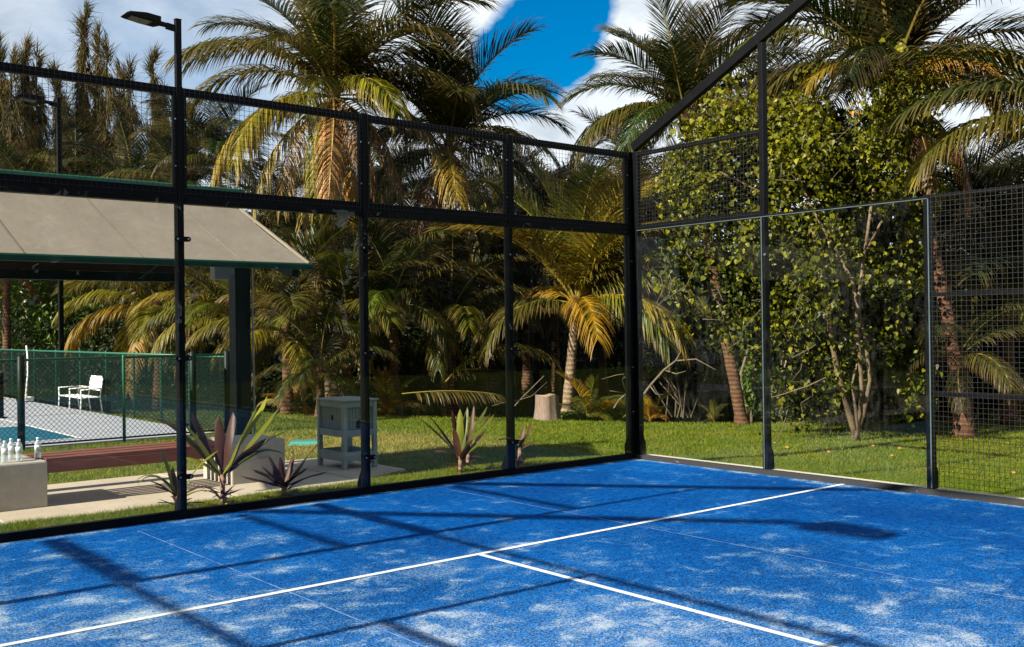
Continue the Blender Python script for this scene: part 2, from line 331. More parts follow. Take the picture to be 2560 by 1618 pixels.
M_CURB = mat_curb(); M_CONC = mat_concrete('pale_concrete', (0.44, 0.37, 0.28), (0.54, 0.46, 0.355)); M_CONC2 = mat_concrete('grey_concrete', (0.38, 0.345, 0.29), (0.46, 0.42, 0.36))
M_CREAM = mat_concrete('cream_concrete', (0.60, 0.55, 0.44), (0.68, 0.62, 0.50))
M_WOOD = mat_wood('red_hardwood', (0.13, 0.036, 0.016), (0.24, 0.075, 0.036), (0.6, 9, 9)); M_DWOOD = mat_wood('dark_brown_wood', (0.022, 0.009, 0.004), (0.045, 0.018, 0.007), (0.6, 6, 6), 0.7)
M_CANOPY = mat_canopy(); M_GREEN = mat_plain('green_powder_coat', (0.006, 0.095, 0.050), (0.010, 0.13, 0.07), 6, 0.45, 0.5)
M_DGREEN = mat_plain('dark_green_steel', (0.0015, 0.009, 0.006), (0.003, 0.014, 0.009), 6, 0.5, 0.2)
M_EAVE = mat_plain('deep_green_coat', (0.003, 0.045, 0.022), (0.005, 0.06, 0.03), 6, 0.5, 0.3)
M_CHAIN = mat_plain('green_chain_wire', (0.004, 0.022, 0.015), (0.006, 0.034, 0.024), 9, 0.5, 0.4)
M_GREY = mat_plain('grey_plastic', (0.22, 0.23, 0.23), (0.30, 0.31, 0.31), 5, 0.5, 0.4); M_LED = mat_plain('lamp_lens', (0.10, 0.10, 0.09), (0.22, 0.21, 0.18), 40, 0.35, 0.5)
M_ACRYL = mat_plain('grey_acrylic', (0.33, 0.34, 0.37), (0.39, 0.40, 0.43), 1.5, 0.75, 0.25, 0.1, 120); M_ACRYLB = mat_plain('teal_acrylic', (0.003, 0.088, 0.14), (0.005, 0.11, 0.17), 2, 0.7, 0.25)
M_WHITE = mat_plain('white_paint', (0.74, 0.74, 0.70), (0.82, 0.81, 0.77), 6, 0.55, 0.4); M_HUTCH = mat_plain('sage_grey_paint', (0.21, 0.255, 0.24), (0.27, 0.32, 0.30), 5, 0.6, 0.3, 0.1, 60)
M_HUTCHP = mat_wood('sage_board', (0.13, 0.175, 0.16), (0.18, 0.23, 0.21), (6, 6, 0.5), 0.65); M_HOLE_SHADE = mat_plain('hollow_shade_paint', (0.012, 0.012, 0.012), (0.02, 0.018, 0.016), 6, 0.9, 0.1)
M_TURQ = mat_plain('turquoise_plastic', (0.05, 0.24, 0.20), (0.06, 0.29, 0.24), 6, 0.5, 0.4); M_BALL = mat_plain('ball_felt', (0.55, 0.66, 0.02), (0.65, 0.74, 0.04), 60, 0.9, 0.1, 0.3, 300)
M_BOTTLE = mat_bottle(); M_LABEL = mat_sticker(); M_CAP = mat_plain('white_cap', (0.78, 0.8, 0.8), (0.84, 0.85, 0.85), 10, 0.4, 0.4)
M_BANK = mat_plain('muddy_bank', (0.016, 0.013, 0.006), (0.04, 0.03, 0.014), 2.5, 0.9, 0.1, 0.6, 14)
M_FROND = mat_leaf('palm_frond', None, None, use_obj=True, transl=0.28, rough=0.42, spec=0.3)
M_TRUNK = mat_trunk('palm_bark_pale', (0.22, 0.155, 0.10), (0.36, 0.26, 0.175)); M_TRUNKD = mat_trunk('palm_bark_brown', (0.085, 0.042, 0.024), (0.17, 0.09, 0.05), 11)
M_BARK = mat_trunk('pale_bark', (0.12, 0.082, 0.05), (0.27, 0.195, 0.125), 0.7); M_TWIG = mat_plain('grey_twig', (0.10, 0.08, 0.055), (0.19, 0.155, 0.11), 9, 0.85, 0.1)
M_STUMP = mat_wood('weathered_stump', (0.10, 0.070, 0.052), (0.30, 0.215, 0.165), (9, 9, 0.7), 0.85); M_COCO = mat_plain('coconut_husk', (0.16, 0.10, 0.02), (0.28, 0.16, 0.03), 5, 0.55, 0.4)
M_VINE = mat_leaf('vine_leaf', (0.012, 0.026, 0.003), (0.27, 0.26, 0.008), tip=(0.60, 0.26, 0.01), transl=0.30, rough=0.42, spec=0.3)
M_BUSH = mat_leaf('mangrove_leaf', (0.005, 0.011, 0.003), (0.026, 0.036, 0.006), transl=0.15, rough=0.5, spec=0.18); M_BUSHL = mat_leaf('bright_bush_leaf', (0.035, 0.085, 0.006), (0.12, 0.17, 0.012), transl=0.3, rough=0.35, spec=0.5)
M_NEEDLE = mat_leaf('casuarina_needles', (0.035, 0.042, 0.012), (0.16, 0.115, 0.038), transl=0.15, rough=0.8, spec=0.1)
M_TI = mat_leaf('ti_leaf', (0.06, 0.07, 0.010), (0.24, 0.26, 0.015), transl=0.3, rough=0.4, spec=0.25); M_TID = mat_leaf('ti_leaf_maroon', (0.048, 0.015, 0.012), (0.095, 0.045, 0.020), transl=0.3, rough=0.42, spec=0.2); M_TIS = mat_trunk('ti_stem', (0.20, 0.12, 0.09), (0.34, 0.20, 0.15), 14)
M_DRYLEAF = mat_plain('fallen_leaf', (0.28, 0.12, 0.01), (0.42, 0.24, 0.04), 30, 0.6, 0.3)

# ------------------------------------------------------------------ ground, pond, paving, courts
BANK_PX = [(-900, 1040), (300, 1024), (642, 1029), (785, 1037), (965, 1039), (1264, 1043), (1539, 1053), (1629, 1055), (1868, 1056), (2109, 1054), (2304, 1053), (2558, 1050), (3200, 1046)]
BANK = [gnd(*p) for p in BANK_PX]
def build_ground():
    b = [p.copy() for p in BANK]
    for p in b: p[2] = ground_z(p[0])-0.03
    # lawn: strips from the bank edge back to far behind the camera, following the slope
    V = []; F = []; rows = 40; base_y = -60.0
    xs = np.concatenate([[-120.], np.linspace(-30, 40, 71), [120.]])
    bx = np.array([p[0] for p in b]); by = np.array([p[1] for p in b]); o = np.argsort(bx)
    def edge(x): return float(np.interp(x, bx[o], by[o]))
    for i, x in enumerate(xs):
        ye = edge(x) if x > bx[o][0] else by[o][0]
        for j in range(rows+1):
            y = base_y+(ye-base_y)*(j/rows)**0.6; V.append((x, y, ground_z(x)-0.03))
    n = rows+1
    for i in range(len(xs)-1):
        for j in range(rows): F.append((i*n+j, (i+1)*n+j, (i+1)*n+j+1, i*n+j+1))
    o1 = link('lawn', mesh_np('lawn', V, F, smooth=True), M_LAWN); tag(o1, kind='structure')
    V = []; F = []                                            # muddy bank down to the water
    for i, x in enumerate(xs):
        ye = edge(x) if x > bx[o][0] else by[o][0]; z = ground_z(x)-0.03
        for k, (off, dz) in enumerate(((0, 0), (0.35, -0.10), (1.0, -0.32), (2.2, -0.9))):
            s = 0.15*math.sin(x*2.3)+0.1*math.sin(x*5.1); V.append((x+off*0.55+(s if k else 0)*0.4, ye+off*0.8+(s if k else 0), z+dz))
    for i in range(len(xs)-1):
        for k in range(3): F.append((i*4+k, (i+1)*4+k, (i+1)*4+k+1, i*4+k+1))
    o2 = link('pond_bank', mesh_np('pond_bank', V, F, smooth=True), M_BANK); tag(o2, kind='structure')
    o3 = link('pond_water', mesh_np('pond_water', [(-160, -80, -0.75), (220, -80, -0.75), (220, 260, -0.75), (-160, 260, -0.75)], [(0, 1, 2, 3)]), M_WATER); tag(o3, kind='structure')
    # far shore
    V = []; F = []
    for i in range(41):
        px = -1800+i*180; p = at(px, 830, 40+2.0*math.sin(i*1.3)); q = at(px, 830, 240)
        V += [(p[0], p[1], -0.9), (p[0]+RT[0]*0+FW[0]*1.5, p[1]+FW[1]*1.5, -0.2), (p[0]+FW[0]*6, p[1]+FW[1]*6, 0.2), (q[0], q[1], 0.4)]
    for i in range(40):
        for k in range(3): F.append((i*4+k, (i+1)*4+k, (i+1)*4+k+1, i*4+k+1))
    o4 = link('far_shore', mesh_np('far_shore', V, F, smooth=True), M_BANK); tag(o4, kind='structure')
    o5 = link('ground', mesh_np('ground', [(-1500, -1500, -1.6), (1500, -1500, -1.6), (1500, 1500, -1.6), (-1500, 1500, -1.6)], [(0, 1, 2, 3)]), M_BANK); tag(o5, kind='structure')
build_ground()

def build_padel_floor():
    c = MB().box((-10.0, -20.0, -0.06), (0.0, 0.0, 0.0)).build('padel_court_floor', M_TURF); tag(c, kind='structure')
    def sheet(name, x0, y0, x1, y1, z, mat):
        o = link(name, mesh_np(name, [(x0, y0, z), (x1, y0, z), (x1, y1, z), (x0, y1, z)], [(0, 1, 2, 3)]), mat, c); return o
    sheet('service_line', -10, -3.085, 0, -3.032, 0.004, M_LINE); sheet('centre_line', -5.026, -10.0, -4.974, -3.085, 0.004, M_LINE)
    for x in (-6.62, -3.3): sheet('turf_seam', x-0.006, -12, x+0.006, -0.3, 0.003, M_SEAM)
    # concrete ring beam under the walls
    k = MB().box((0.0, -20, -0.10), (0.055, 0.06, 0.060)).build('kerb', M_CURB, c)
    MB().box((0.055, -20, -0.12), (0.20, 0.20, 0.052)).build('kerb', M_CREAM, c)
    MB().box((-10.2, 0.0, -0.12), (0.0, 0.07, 0.075)).build('kerb', M_BLACK, c)
build_padel_floor()

def build_path():
    t = empty('paved_path', (0, 0, 0)); tag(t, kind='structure')
    rr = random.Random(4)
    xs = [-14.2, -12.0, -9.7, -7.4, -5.15, -3.62]
    for i in range(len(xs)-1):
        y0 = 0.80+0.02*rr.random(); MB().box((xs[i]+0.006, y0, -0.12), (xs[i+1]-0.006, 3.18, 0.0+0.002*rr.random())).build('concrete_slab', M_CONC, t, 0.006)
    MB().prism([(-3.608, 1.02, -0.12), (-2.72, 1.33, -0.12), (-2.74, 3.05, -0.12), (-3.608, 3.18, -0.12)], (0, 0, 0.123)).build('concrete_slab', M_CONC, t, 0.006)
build_path()

def build_pickleball():
    c = MB().box((-14.0, 7.55, -0.09), (-2.52, 25.5, 0.0)).build('pickleball_court_floor', M_ACRYL); tag(c, kind='structure')
    def sheet(name, x0, y0, x1, y1, z, mat):
        return link(name, mesh_np(name, [(x0, y0, z), (x1, y0, z), (x1, y1, z), (x0, y1, z)], [(0, 1, 2, 3)]), mat, c)
    sheet('painted_zone', -10.6, 8.32, -4.50, 11.45, 0.004, M_ACRYLB); sheet('painted_zone', -10.6, 17.6, -4.50, 20.9, 0.004, M_ACRYLB)
    sheet('side_line', -4.54, 8.27, -4.47, 20.95, 0.008, M_WHITE); sheet('base_line', -10.6, 8.27, -4.54, 8.34, 0.008, M_WHITE); sheet('kitchen_line', -10.6, 11.42, -4.54, 11.49, 0.008, M_WHITE); sheet('kitchen_line', -10.6, 17.55, -4.54, 17.62, 0.008, M_WHITE)
build_pickleball()

# ------------------------------------------------------------------ padel court walls
def wire_grid(name, parent, o, ux, uy, W, H, step=0.05, r=0.0015, off=(0, 0, 0)):
    """welded wire mesh: one joined part; o origin, ux/uy unit vectors"""
    o = np.array(o, float)+np.array(off); ux = np.array(ux, float); uy = np.array(uy, float); nn = np.cross(ux, uy); V = []; F = []
    def wire(p, q, a, d):
        b = len(V)
        for c in (p, q):
            for s, t in ((-1, -1), (1, -1), (1, 1), (-1, 1)): V.append(c+a*s*r+nn*(t*r+d))
        F.extend([(b, b+4, b+5, b+1), (b+1, b+5, b+6, b+2), (b+2, b+6, b+7, b+3), (b+3, b+7, b+4, b)])
    for i in range(int(W/step)+1): x = min(i*step+0.01, W); wire(o+ux*x, o+ux*x+uy*H, ux, 0.0)
    for j in range(int(H/step)+1): y = min(j*step+0.01, H); wire(o+uy*y, o+uy*y+ux*W, uy, r*1.6)
    ob = link(name, mesh_np(name, V, F), M_WIRE, parent); tag(ob, kind='stuff'); return ob
def clamp(parent, p, ux, nrm, w=0.155):
    """flat glass clamp with two bolts"""
    p = Vector(p); ux = Vector(ux); n = Vector(nrm); up = Vector((0, 0, 1)); pts = []
    for sgn, a0 in ((1, -90), (-1, 90)):
        for k in range(7):
            a = math.radians(a0+k*30); pts.append(p+ux*(sgn*(w/2-0.024))+ux*(0.024*math.cos(a))+up*(0.024*math.sin(a)))
    o = MB().prism(pts, n*0.016).build('glass_clamp', M_BLACK, parent)
    for sgn in (1, -1):
        c = p+ux*(sgn*(w/2-0.026))+n*0.016; m = MB(); ring = [c+ux*(0.010*math.cos(k*math.pi/4))+up*(0.010*math.sin(k*math.pi/4)) for k in range(8)]; m.prism(ring, n*0.010); m.build('bolt', M_BOLT, o)

def build_back_wall():
    t = empty('padel_court_wall', (-5, 0.05, 0))
    t.location = (0, 0, 0)
    tag(t, 'black steel and glass end wall of the blue court with square mesh on top', 'wall')
    xs = [-0.07-2.0*i for i in range(6)]
    for i, x in enumerate(xs[1:]):
        h = 4.03; x -= 0.008
        p = MB().box((x-0.030, 0.016, 0.0), (x+0.030, 0.112, h)).build('post', M_BLACK, t, 0.004)
        MB().prism([(x-0.006, 0.114, 0.012), (x-0.006, 0.23, 0.012), (x-0.006, 0.23, 0.10), (x-0.006, 0.114, 0.30)], (0.012, 0, 0)).build('gusset', M_BLACK, p)
        MB().box((x-0.06, 0.0, 0.0), (x+0.06, 0.26, 0.010)).build('base_plate', M_BLACK, p)
        for z in (0.39, 1.49, 2.60): clamp(t, (x, -0.012, z), (1, 0, 0), (0, -1, 0))
    for i in range(5):
        x1, x0 = xs[i]-0.012, xs[i+1]+0.004
        MB().box((x0, 0.0, 0.085), (x1, 0.012, 2.985)).build('glass_panel', M_GLASS, t)
        a, b = xs[i+1]-0.008+0.031, (xs[i]-0.008-0.031 if i else -0.06)
        MB().box((a, 0.02, 2.935), (b, 0.095, 3.085)).build('rail', M_BLACK, t, 0.004)
        MB().box((a, 0.02, 3.945), (b, 0.075, 4.02)).build('rail', M_BLACK, t, 0.004)
        for s in (a, b-0.034): MB().box((s, 0.022, 3.075), (s+0.034, 0.060, 3.945)).build('mesh_frame', M_BLACK, t)
        for z in (3.28, 3.72):
            for s in (a+0.017, b-0.017):
                MB().prism([(s+0.008*math.cos(k*math.pi/4), 0.0225, z+0.008*math.sin(k*math.pi/4)) for k in range(8)], (0, -0.012, 0)).build('bolt', M_BOLT, t)
        wire_grid('wire_mesh', t, (a, 0.010, 3.02), (1, 0, 0), (0, 0, 1), b-a, 0.99)
    # corner post
    p = MB().box((-0.055, 0.016, 0.0), (0.055, 0.125, 4.03)).build('corner_post', M_BLACK, t, 0.005)
    MB().box((0.016, -0.062, 0.0), (0.095, 0.014, 4.03)).build('corner_post', M_BLACK, t, 0.005)
    MB().prism([(-0.056, 0.06, 0.02), (-0.135, 0.06, 0.02), (-0.135, 0.06, 0.20), (-0.10, 0.06, 0.27), (-0.056, 0.06, 0.31)], (0, 0.012, 0)).build('gusset', M_BLACK, p)
    MB().prism([(0.096, -0.03, 0.055), (0.165, -0.03, 0.055), (0.165, -0.03, 0.20), (0.135, -0.03, 0.26), (0.096, -0.03, 0.31)], (0, 0.012, 0)).build('gusset', M_BLACK, p)
    for z in (0.62, 1.2, 2.59): 
        MB().prism([(-0.03+0.009*math.cos(k*math.pi/4), 0.0155, z+0.009*math.sin(k*math.pi/4)) for k in range(8)], (0, -0.02, 0)).build('bolt', M_BOLT, p)
build_back_wall()

def lamp_head(parent, p, d, L=0.85, W=0.36):
    """flat LED flood light, tapered towards its tip; p = neck, d = direction"""
    d = Vector(d).normalized(); s = d.cross(Vector((0, 0, 1))).normalized(); p = Vector(p); u = s.cross(d).normalized()
    def ring(x, w, z0, z1): return [p+d*x+s*(-w/2)+u*z0, p+d*x+s*(w/2)+u*z0, p+d*x+s*(w/2)+u*z1, p+d*x+s*(-w/2)+u*z1]
    rs = [ring(0.0, 0.08, -0.035, 0.035), ring(0.13, 0.09, -0.035, 0.04), ring(0.19, W, -0.035, 0.075), ring(0.45, W, -0.03, 0.085), ring(L-0.06, W*0.9, -0.012, 0.045), ring(L, W*0.8, -0.006, 0.012)]
    vs = [v for r in rs for v in r]; fs = [(0, 1, 2, 3), tuple(range(len(vs)-4, len(vs)))[::-1]]
    for i in range(len(rs)-1):
        for k in range(4): fs.append((i*4+k, (i+1)*4+k, (i+1)*4+(k+1) % 4, i*4+(k+1) % 4))
    h = MB().add(vs, fs).build('lamp_head', M_BLACK, parent, 0.006)
    q = [p+d*0.34+s*(-W*0.36)-u*0.036, p+d*0.34+s*(W*0.36)-u*0.036, p+d*(L-0.1)+s*(W*0.34)-u*0.018, p+d*(L-0.1)-s*(W*0.34)-u*0.018]
    MB().prism(q, -u*0.012).build('lens', M_LED, h)

def build_side_wall(X, out, label, n_mesh=4, mesh=True, lamp=True):
    """side wall in the plane x = X; out = +1 when the outside lies towards +x"""
    t = empty('padel_court_wall'); tag(t, label, 'wall', 'side walls of the courts')
    zs = 0.06; ys = [-0.02, -2.03, -4.03]; o = out
    def bx(n, x0, x1, y0, y1, z0, z1, mat=M_BLACK, par=None, bev=0.004): return MB().box((X+o*x0, y0, z0), (X+o*x1, y1, z1)).build(n, mat, par or t, bev)
    def gusset(y, par, z0): MB().prism([(X+o*0.106, y-0.006, z0), (X+o*0.185, y-0.006, z0), (X+o*0.185, y-0.006, z0+0.16), (X+o*0.15, y-0.006, z0+0.23), (X+o*0.106, y-0.006, z0+0.27)], (0, 0.012, 0)).build('gusset', M_BLACK, par)
    tops = [None, 5.02, 3.03]
    for y, h in ((-2.03, 5.02), (-4.03, 3.03)):
        p = bx('post', 0.016, 0.105, y-0.032, y+0.032, 0.02, h); gusset(y, p, 0.054)
        for z in (0.47, 1.45, 2.55):
            for dy in ((-0.05, 0.05) if y > -3 else (0.05,)):
                b = MB(); c = Vector((X-o*0.001, y+dy, z)); b.prism([c+Vector((0, 0.014*math.cos(k*math.pi/4), 0.014*math.sin(k*math.pi/4))) for k in range(8)], (-o*0.014, 0, 0)); b.build('bolt', M_BOLT if z > 2 else M_BLACK, t)
    b0, b1 = -0.064, -1.998
    bx('glass_panel', 0.0, 0.012, -2.024, -0.066, 0.07, 2.985, M_GLASS, None, 0); bx('glass_panel', 0.0, 0.012, -4.052, -2.036, 0.07, 2.985, M_GLASS, None, 0)
    for y0, y1 in ((-2.036, -2.0245), (-4.064, -4.0525)): bx('glass_edge', -0.0015, 0.0135, y0+0.0003, y1-0.0003, 0.07, 2.985, M_GEDGE, None, 0)
    bx('glass_edge', -0.0015, 0.0135, -4.052, -0.066, 2.9855, 2.993, M_GEDGE, None, 0)
    bx('rail', 0.020, 0.085, b1, b0, 2.985, 3.065); bx('rail', 0.020, 0.060, -3.998, -2.062, 2.985, 3.015)
    bx('rail', 0.020, 0.070, b1, b0, 3.965, 4.015)
    if mesh: wire_grid('wire_mesh', t, (X+o*0.008, b1, 3.02), (0, 1, 0), (0, 0, 1), b0-b1, 1.0)
    # mesh panels towards the net, three metres high
    for k in range(n_mesh):
        y0 = -4.03-2.0*(k+1); y1 = -4.066-2.0*k if k == 0 else -4.03-2.0*k-0.033
        p = bx('post', 0.016, 0.075, y0-0.03, y0+0.03, 0.02, 3.05)
        for z in (1.0, 2.0, 2.985): bx('rail', 0.020, 0.060, y0+0.033, y1, z, z+0.04)
        if mesh: wire_grid('wire_mesh', t, (X+o*0.010, y0+0.033, 0.09), (0, 1, 0), (0, 0, 1), (y1-y0-0.033), 2.94)
    # raking beam that carries the flood light
    d = Vector((0, -1, 0.487)).normalized(); s = Vector((X+o*0.06, 0.03, 4.09)); e = s+d*4.22
    MB().bar(s, e, 0.08, 0.118).build('raking_beam', M_BLACK, t, 0.005)
    if lamp: lamp_head(t, e+Vector((0, 0, 0.0)), (0, -1, 0.02), 0.95, 0.36)
    return t
build_side_wall(0.0, 1, 'black framed glass and mesh side wall of the blue court with raking beam, by the lawn')
build_side_wall(-10.0, -1, 'side wall of the blue court out of frame at left, seen by its shadow', 2, False)
build_side_wall(-12.6, 1, 'side wall of the next court out of frame at left, seen by its shadow', 2, False)

# ------------------------------------------------------------------ shade pavilion, bench, hutch and small things
def build_pavilion():
    t = empty('shade_pavilion', (-4.45, 2.72, 0)); t.location = (0, 0, 0)
    tag(t, 'green steel shade pavilion with sloping beige fabric roof behind the glass', 'pavilion')
    xr, xl = -4.15, -9.1; ye, ze, yr, zr = 1.15, 2.50, 2.97, 3.31
    seams = [xr, -4.93, -6.02, -7.15, -8.2, xl]
    for i in range(5):                                     # sagging fabric bays, butted at the seams
        xa, xb = seams[i]-0.004, seams[i+1]+0.004; nu, nv = 10, 8; V = []
        for a in range(nu+1):
            for b in range(nv+1):
                u = a/nu; v = b/nv; x = xa+(xb-xa)*u; sag = 0.022*math.sin(math.pi*v); V.append((x, ye+(yr-ye)*v, ze+(zr-ze)*v-sag))
        F = [(a*(nv+1)+b, a*(nv+1)+b+1, (a+1)*(nv+1)+b+1, (a+1)*(nv+1)+b) for a in range(nu) for b in range(nv)]
        o = link('fabric_panel', mesh_np('fabric_panel', V, F), M_CANOPY, t); sd = o.modifiers.new('thick', 'SOLIDIFY'); sd.thickness = 0.006; sd.offset = -1
    for x in seams[1:-1]:
        pts = [(x, ye+(yr-ye)*k/8, ze+(zr-ze)*k/8-0.020*math.sin(math.pi*k/8)+0.004) for k in range(9)]; MB().tube(pts, 0.003, 5).build('seam_cord', M_CANOPY, t)
    MB().bar((xr+0.02, ye, ze), (xr+0.02, yr, zr), 0.022, 0.03).build('hem', M_CANOPY, t)
    MB().box((xl, ye-0.06, ze-0.075), (xr+0.05, ye-0.004, ze+0.0)).build('eave_beam', M_EAVE, t, 0.02)
    MB().box((xl, yr+0.004, zr-0.12), (xr+0.03, yr+0.16, zr+0.19)).build('ridge_beam', M_DGREEN, t, 0.01)
    MB().box((xl, yr-0.02, zr+0.195), (xr+0.10, yr+0.18, zr+0.245)).build('ridge_cap', M_GREEN, t, 0.012)
    MB().box((-9.0, 2.60, 2.44), (-5.00, 2.66, 2.74)).build('fascia_board', M_DWOOD, t, 0.004); MB().box((-9.0, 2.59, 2.33), (-5.02, 2.70, 2.435)).build('tie_beam', M_DGREEN, t, 0.004)
    for x in (-4.25, -8.75):
        c = MB().box((x-0.10, 2.62, 0.0), (x+0.10, 2.82, 3.06)).build('column', M_DGREEN, t, 0.008)
        MB().bar((x, 2.61, 2.72), (x, 1.25, 2.40), 0.08, 0.10).build('roof_arm', M_DGREEN, t)
    MB().tube([(-4.135, 2.60, 3.0), (-4.135, 2.60, 1.5), (-4.125, 2.60, 1.2), (-4.125, 2.60, 0.4)], 0.012, 6).build('conduit', M_GREY, t)
    sp = MB().box((-4.66, 2.52, 2.37), (-4.46, 2.66, 2.56)).build('speaker_box', M_GREY, t, 0.01); MB().box((-4.46, 2.63, 2.44), (-4.345, 2.69, 2.52)).build('bracket', M_GREY, sp)
    MB().bar((-5.55, 2.57, 2.36), (-5.28, 2.57, 2.56), 0.012, 0.012).build('brace', M_GREEN, t)
build_pavilion()

def build_bench():
    t = empty('park_bench', (-5.9, 2.0, 0)); t.location = (0, 0, 0)
    tag(t, 'long slatted red-brown wooden bench spanning between two concrete blocks', 'bench')
    ys = np.linspace(1.72, 2.28, 6)
    for i, y in enumerate(ys):
        z1 = 0.475-(0.004 if i % 2 else 0); MB().box((-6.90 if i else -6.835, y-0.042, 0.435), (-4.88, y+0.042, z1)).build('slat', M_WOOD, t, 0.004)
    MB().box((-6.833, 1.672, 0.325), (-4.875, 1.712, 0.432)).build('apron', M_WOOD, t, 0.004); MB().box((-6.833, 2.290, 0.325), (-4.875, 2.328, 0.432)).build('apron', M_WOOD, t, 0.004)
def block(x0, x1, y0, y1, h, label):
    t = empty('concrete_block'); tag(t, label, 'block', 'concrete blocks of the bench'); b = MB().box((x0, y0, -0.02), (x1, y1, h)).build('body', M_CONC2, t, 0.018)
    return t
build_bench()
b1 = block(-9.4, -6.84, 1.60, 2.42, 0.462, 'pale grey concrete block with water bottles on top, at the left edge')
for i in range(0): pass
b2 = block(-4.87, -4.20, 1.64, 2.44, 0.475, 'pale grey concrete block at the bench end with a small cover plate')
MB().box((-4.56, 1.626, 0.27), (-4.42, 1.638, 0.38)).build('cover_plate', M_GREY, b2, 0.006)
MB().box((-4.545, 1.618, 0.285), (-4.435, 1.6255, 0.365)).build('lid', M_GREY, b2, 0.004)

def bottles():
    spots = [((12, 1157), 'clear water bottle nearest the left edge on the concrete block, front row'), ((28, 1150), 'clear water bottle standing just behind the front left bottle'), ((48, 1152), 'clear water bottle third from the left on the concrete block'),
             ((95, 1147), 'clear water bottle standing apart at the bench end of the block'), ((-1, 1150), 'clear water bottle cut by the left edge of the picture')]
    src = None
    for (px, py), lab in spots:
        d = ray(px, py); tt = (0.463-CAM[2])/d[2]; p = CAM+d*tt
        if src is None:
            t = empty('water_bottle', p)
            prof = [(0.026, 0), (0.031, 0.008), (0.031, 0.05), (0.029, 0.055), (0.031, 0.06), (0.029, 0.072), (0.031, 0.08), (0.031, 0.15), (0.026, 0.17), (0.013, 0.19), (0.012, 0.198)]
            MB().lathe((0, 0, 0), prof, 14).build('body', M_BOTTLE, t); MB().lathe((0, 0, 0), [(0.0318, 0.092), (0.0318, 0.140)], 16).build('label_band', M_LABEL, t); MB().lathe((0, 0, 0.197), [(0.0145, 0), (0.0145, 0.018), (0.012, 0.020)], 12).build('cap', M_CAP, t)
            src = t
        else:
            t = src.copy(); COL.objects.link(t); t.location = p; t.rotation_euler = (0, 0, px*0.7)
            for ch in list(src.children): c = ch.copy(); COL.objects.link(c); c.parent = t
        tag(t, lab, 'bottle', 'water bottles on the concrete block')
bottles()

def build_hutch():
    t = empty('wooden_hutch', (-3.1, 2.1, 0.003)); tag(t, 'sage grey painted wooden hutch on four legs beside the path', 'hutch'); t.location = (0, 0, 0.004)
    x0, x1, y0, y1, H = -3.35, -2.86, 1.76, 2.42, 0.86
    for x in (x0, x1-0.055):
        for y in (y0, y1-0.055): MB().box((x, y, 0), (x+0.055, y+0.055, H-0.022)).build('leg', M_HUTCH, t, 0.004)
    MB().box((x0-0.02, y0-0.02, H-0.02), (x1+0.02, y1+0.02, H+0.004)).build('lid', M_HUTCH, t, 0.005)
    def face(axis, c, a0, a1, front):
        for z0, z1, n in ((0.40, 0.485, 'rail'), (0.765, 0.836, 'rail'), (0.10, 0.215, 'apron')):
            if axis == 'y': MB().box((a0, c, z0), (a1, c+0.02*front, z1)).build(n, M_HUTCH, t, 0.003)
            else: MB().box((c, a0, z0), (c+0.02*front, a1, z1)).build(n, M_HUTCH, t, 0.003)
        nb = 8; st = (a1-a0)/nb
        for k in range(nb):
            p0, p1 = a0+k*st+0.0015, a0+(k+1)*st-0.0015
            if axis == 'y': MB().box((p0, c+0.024*front, 0.487), (p1, c+0.036*front, 0.763)).build('board', M_HUTCHP, t, 0.003)
            else: MB().box((c+0.024*front, p0, 0.487), (c+0.036*front, p1, 0.763)).build('board', M_HUTCHP, t, 0.003)
    face('y', y0+0.008, x0+0.057, x1-0.057, 1); face('y', y1-0.008, x0+0.057, x1-0.057, -1); face('x', x0+0.008, y0+0.057, y1-0.057, 1); face('x', x1-0.008, y0+0.057, y1-0.057, -1)
    MB().box((x0+0.06, y0+0.06, 0.12), (x1-0.06, y1-0.06, 0.135)).build('shelf', M_HUTCHP, t); MB().box((x0+0.06, y0+0.06, 0.405), (x1-0.06, y1-0.06, 0.42)).build('floor_board', M_HUTCHP, t)
    pts = [(-3.105-0.042, y0+0.029, 0.505), (-3.105+0.042, y0+0.029, 0.505)]+[(-3.105+0.042*math.cos(a), y0+0.029, 0.572+0.042*math.sin(a)) for a in np.linspace(0, math.pi, 9)]
    MB().prism(pts, (0, -0.006, 0)).build('doorway_shade', M_HOLE_SHADE, t); MB().box((x0+0.024, 2.06, 0.60), (x0+0.031, 2.10, 0.66)).build('vent_shade', M_HOLE_SHADE, t)  # flat dark plates paint the shade inside the openings
build_hutch()

def tennis_ball():
    m = MB(); r = 0.033; prof = [(r*math.sin(a), -r*math.cos(a)) for a in np.linspace(0.12, math.pi-0.12, 10)]; d = ray(561, 1276); p = CAM+d*((0.02-CAM[2])/d[2])
    t = empty('tennis_ball', (-5.60, 0.155, 0.030)); MB().lathe((0, 0, 0), prof, 16).build('felt', M_BALL, t)
    MB().tube([(0.0325*math.cos(a)*math.cos(0.5*math.sin(2*a)), 0.0325*math.sin(a)*math.cos(0.5*math.sin(2*a)), 0.0325*math.sin(0.5*math.sin(2*a))) for a in np.linspace(0, 2*math.pi, 25)], 0.0015, 4, False).build('seam', M_WHITE, t)
    tag(t, 'yellow-green ball lying in the grass just behind the glass', 'ball')
tennis_ball()

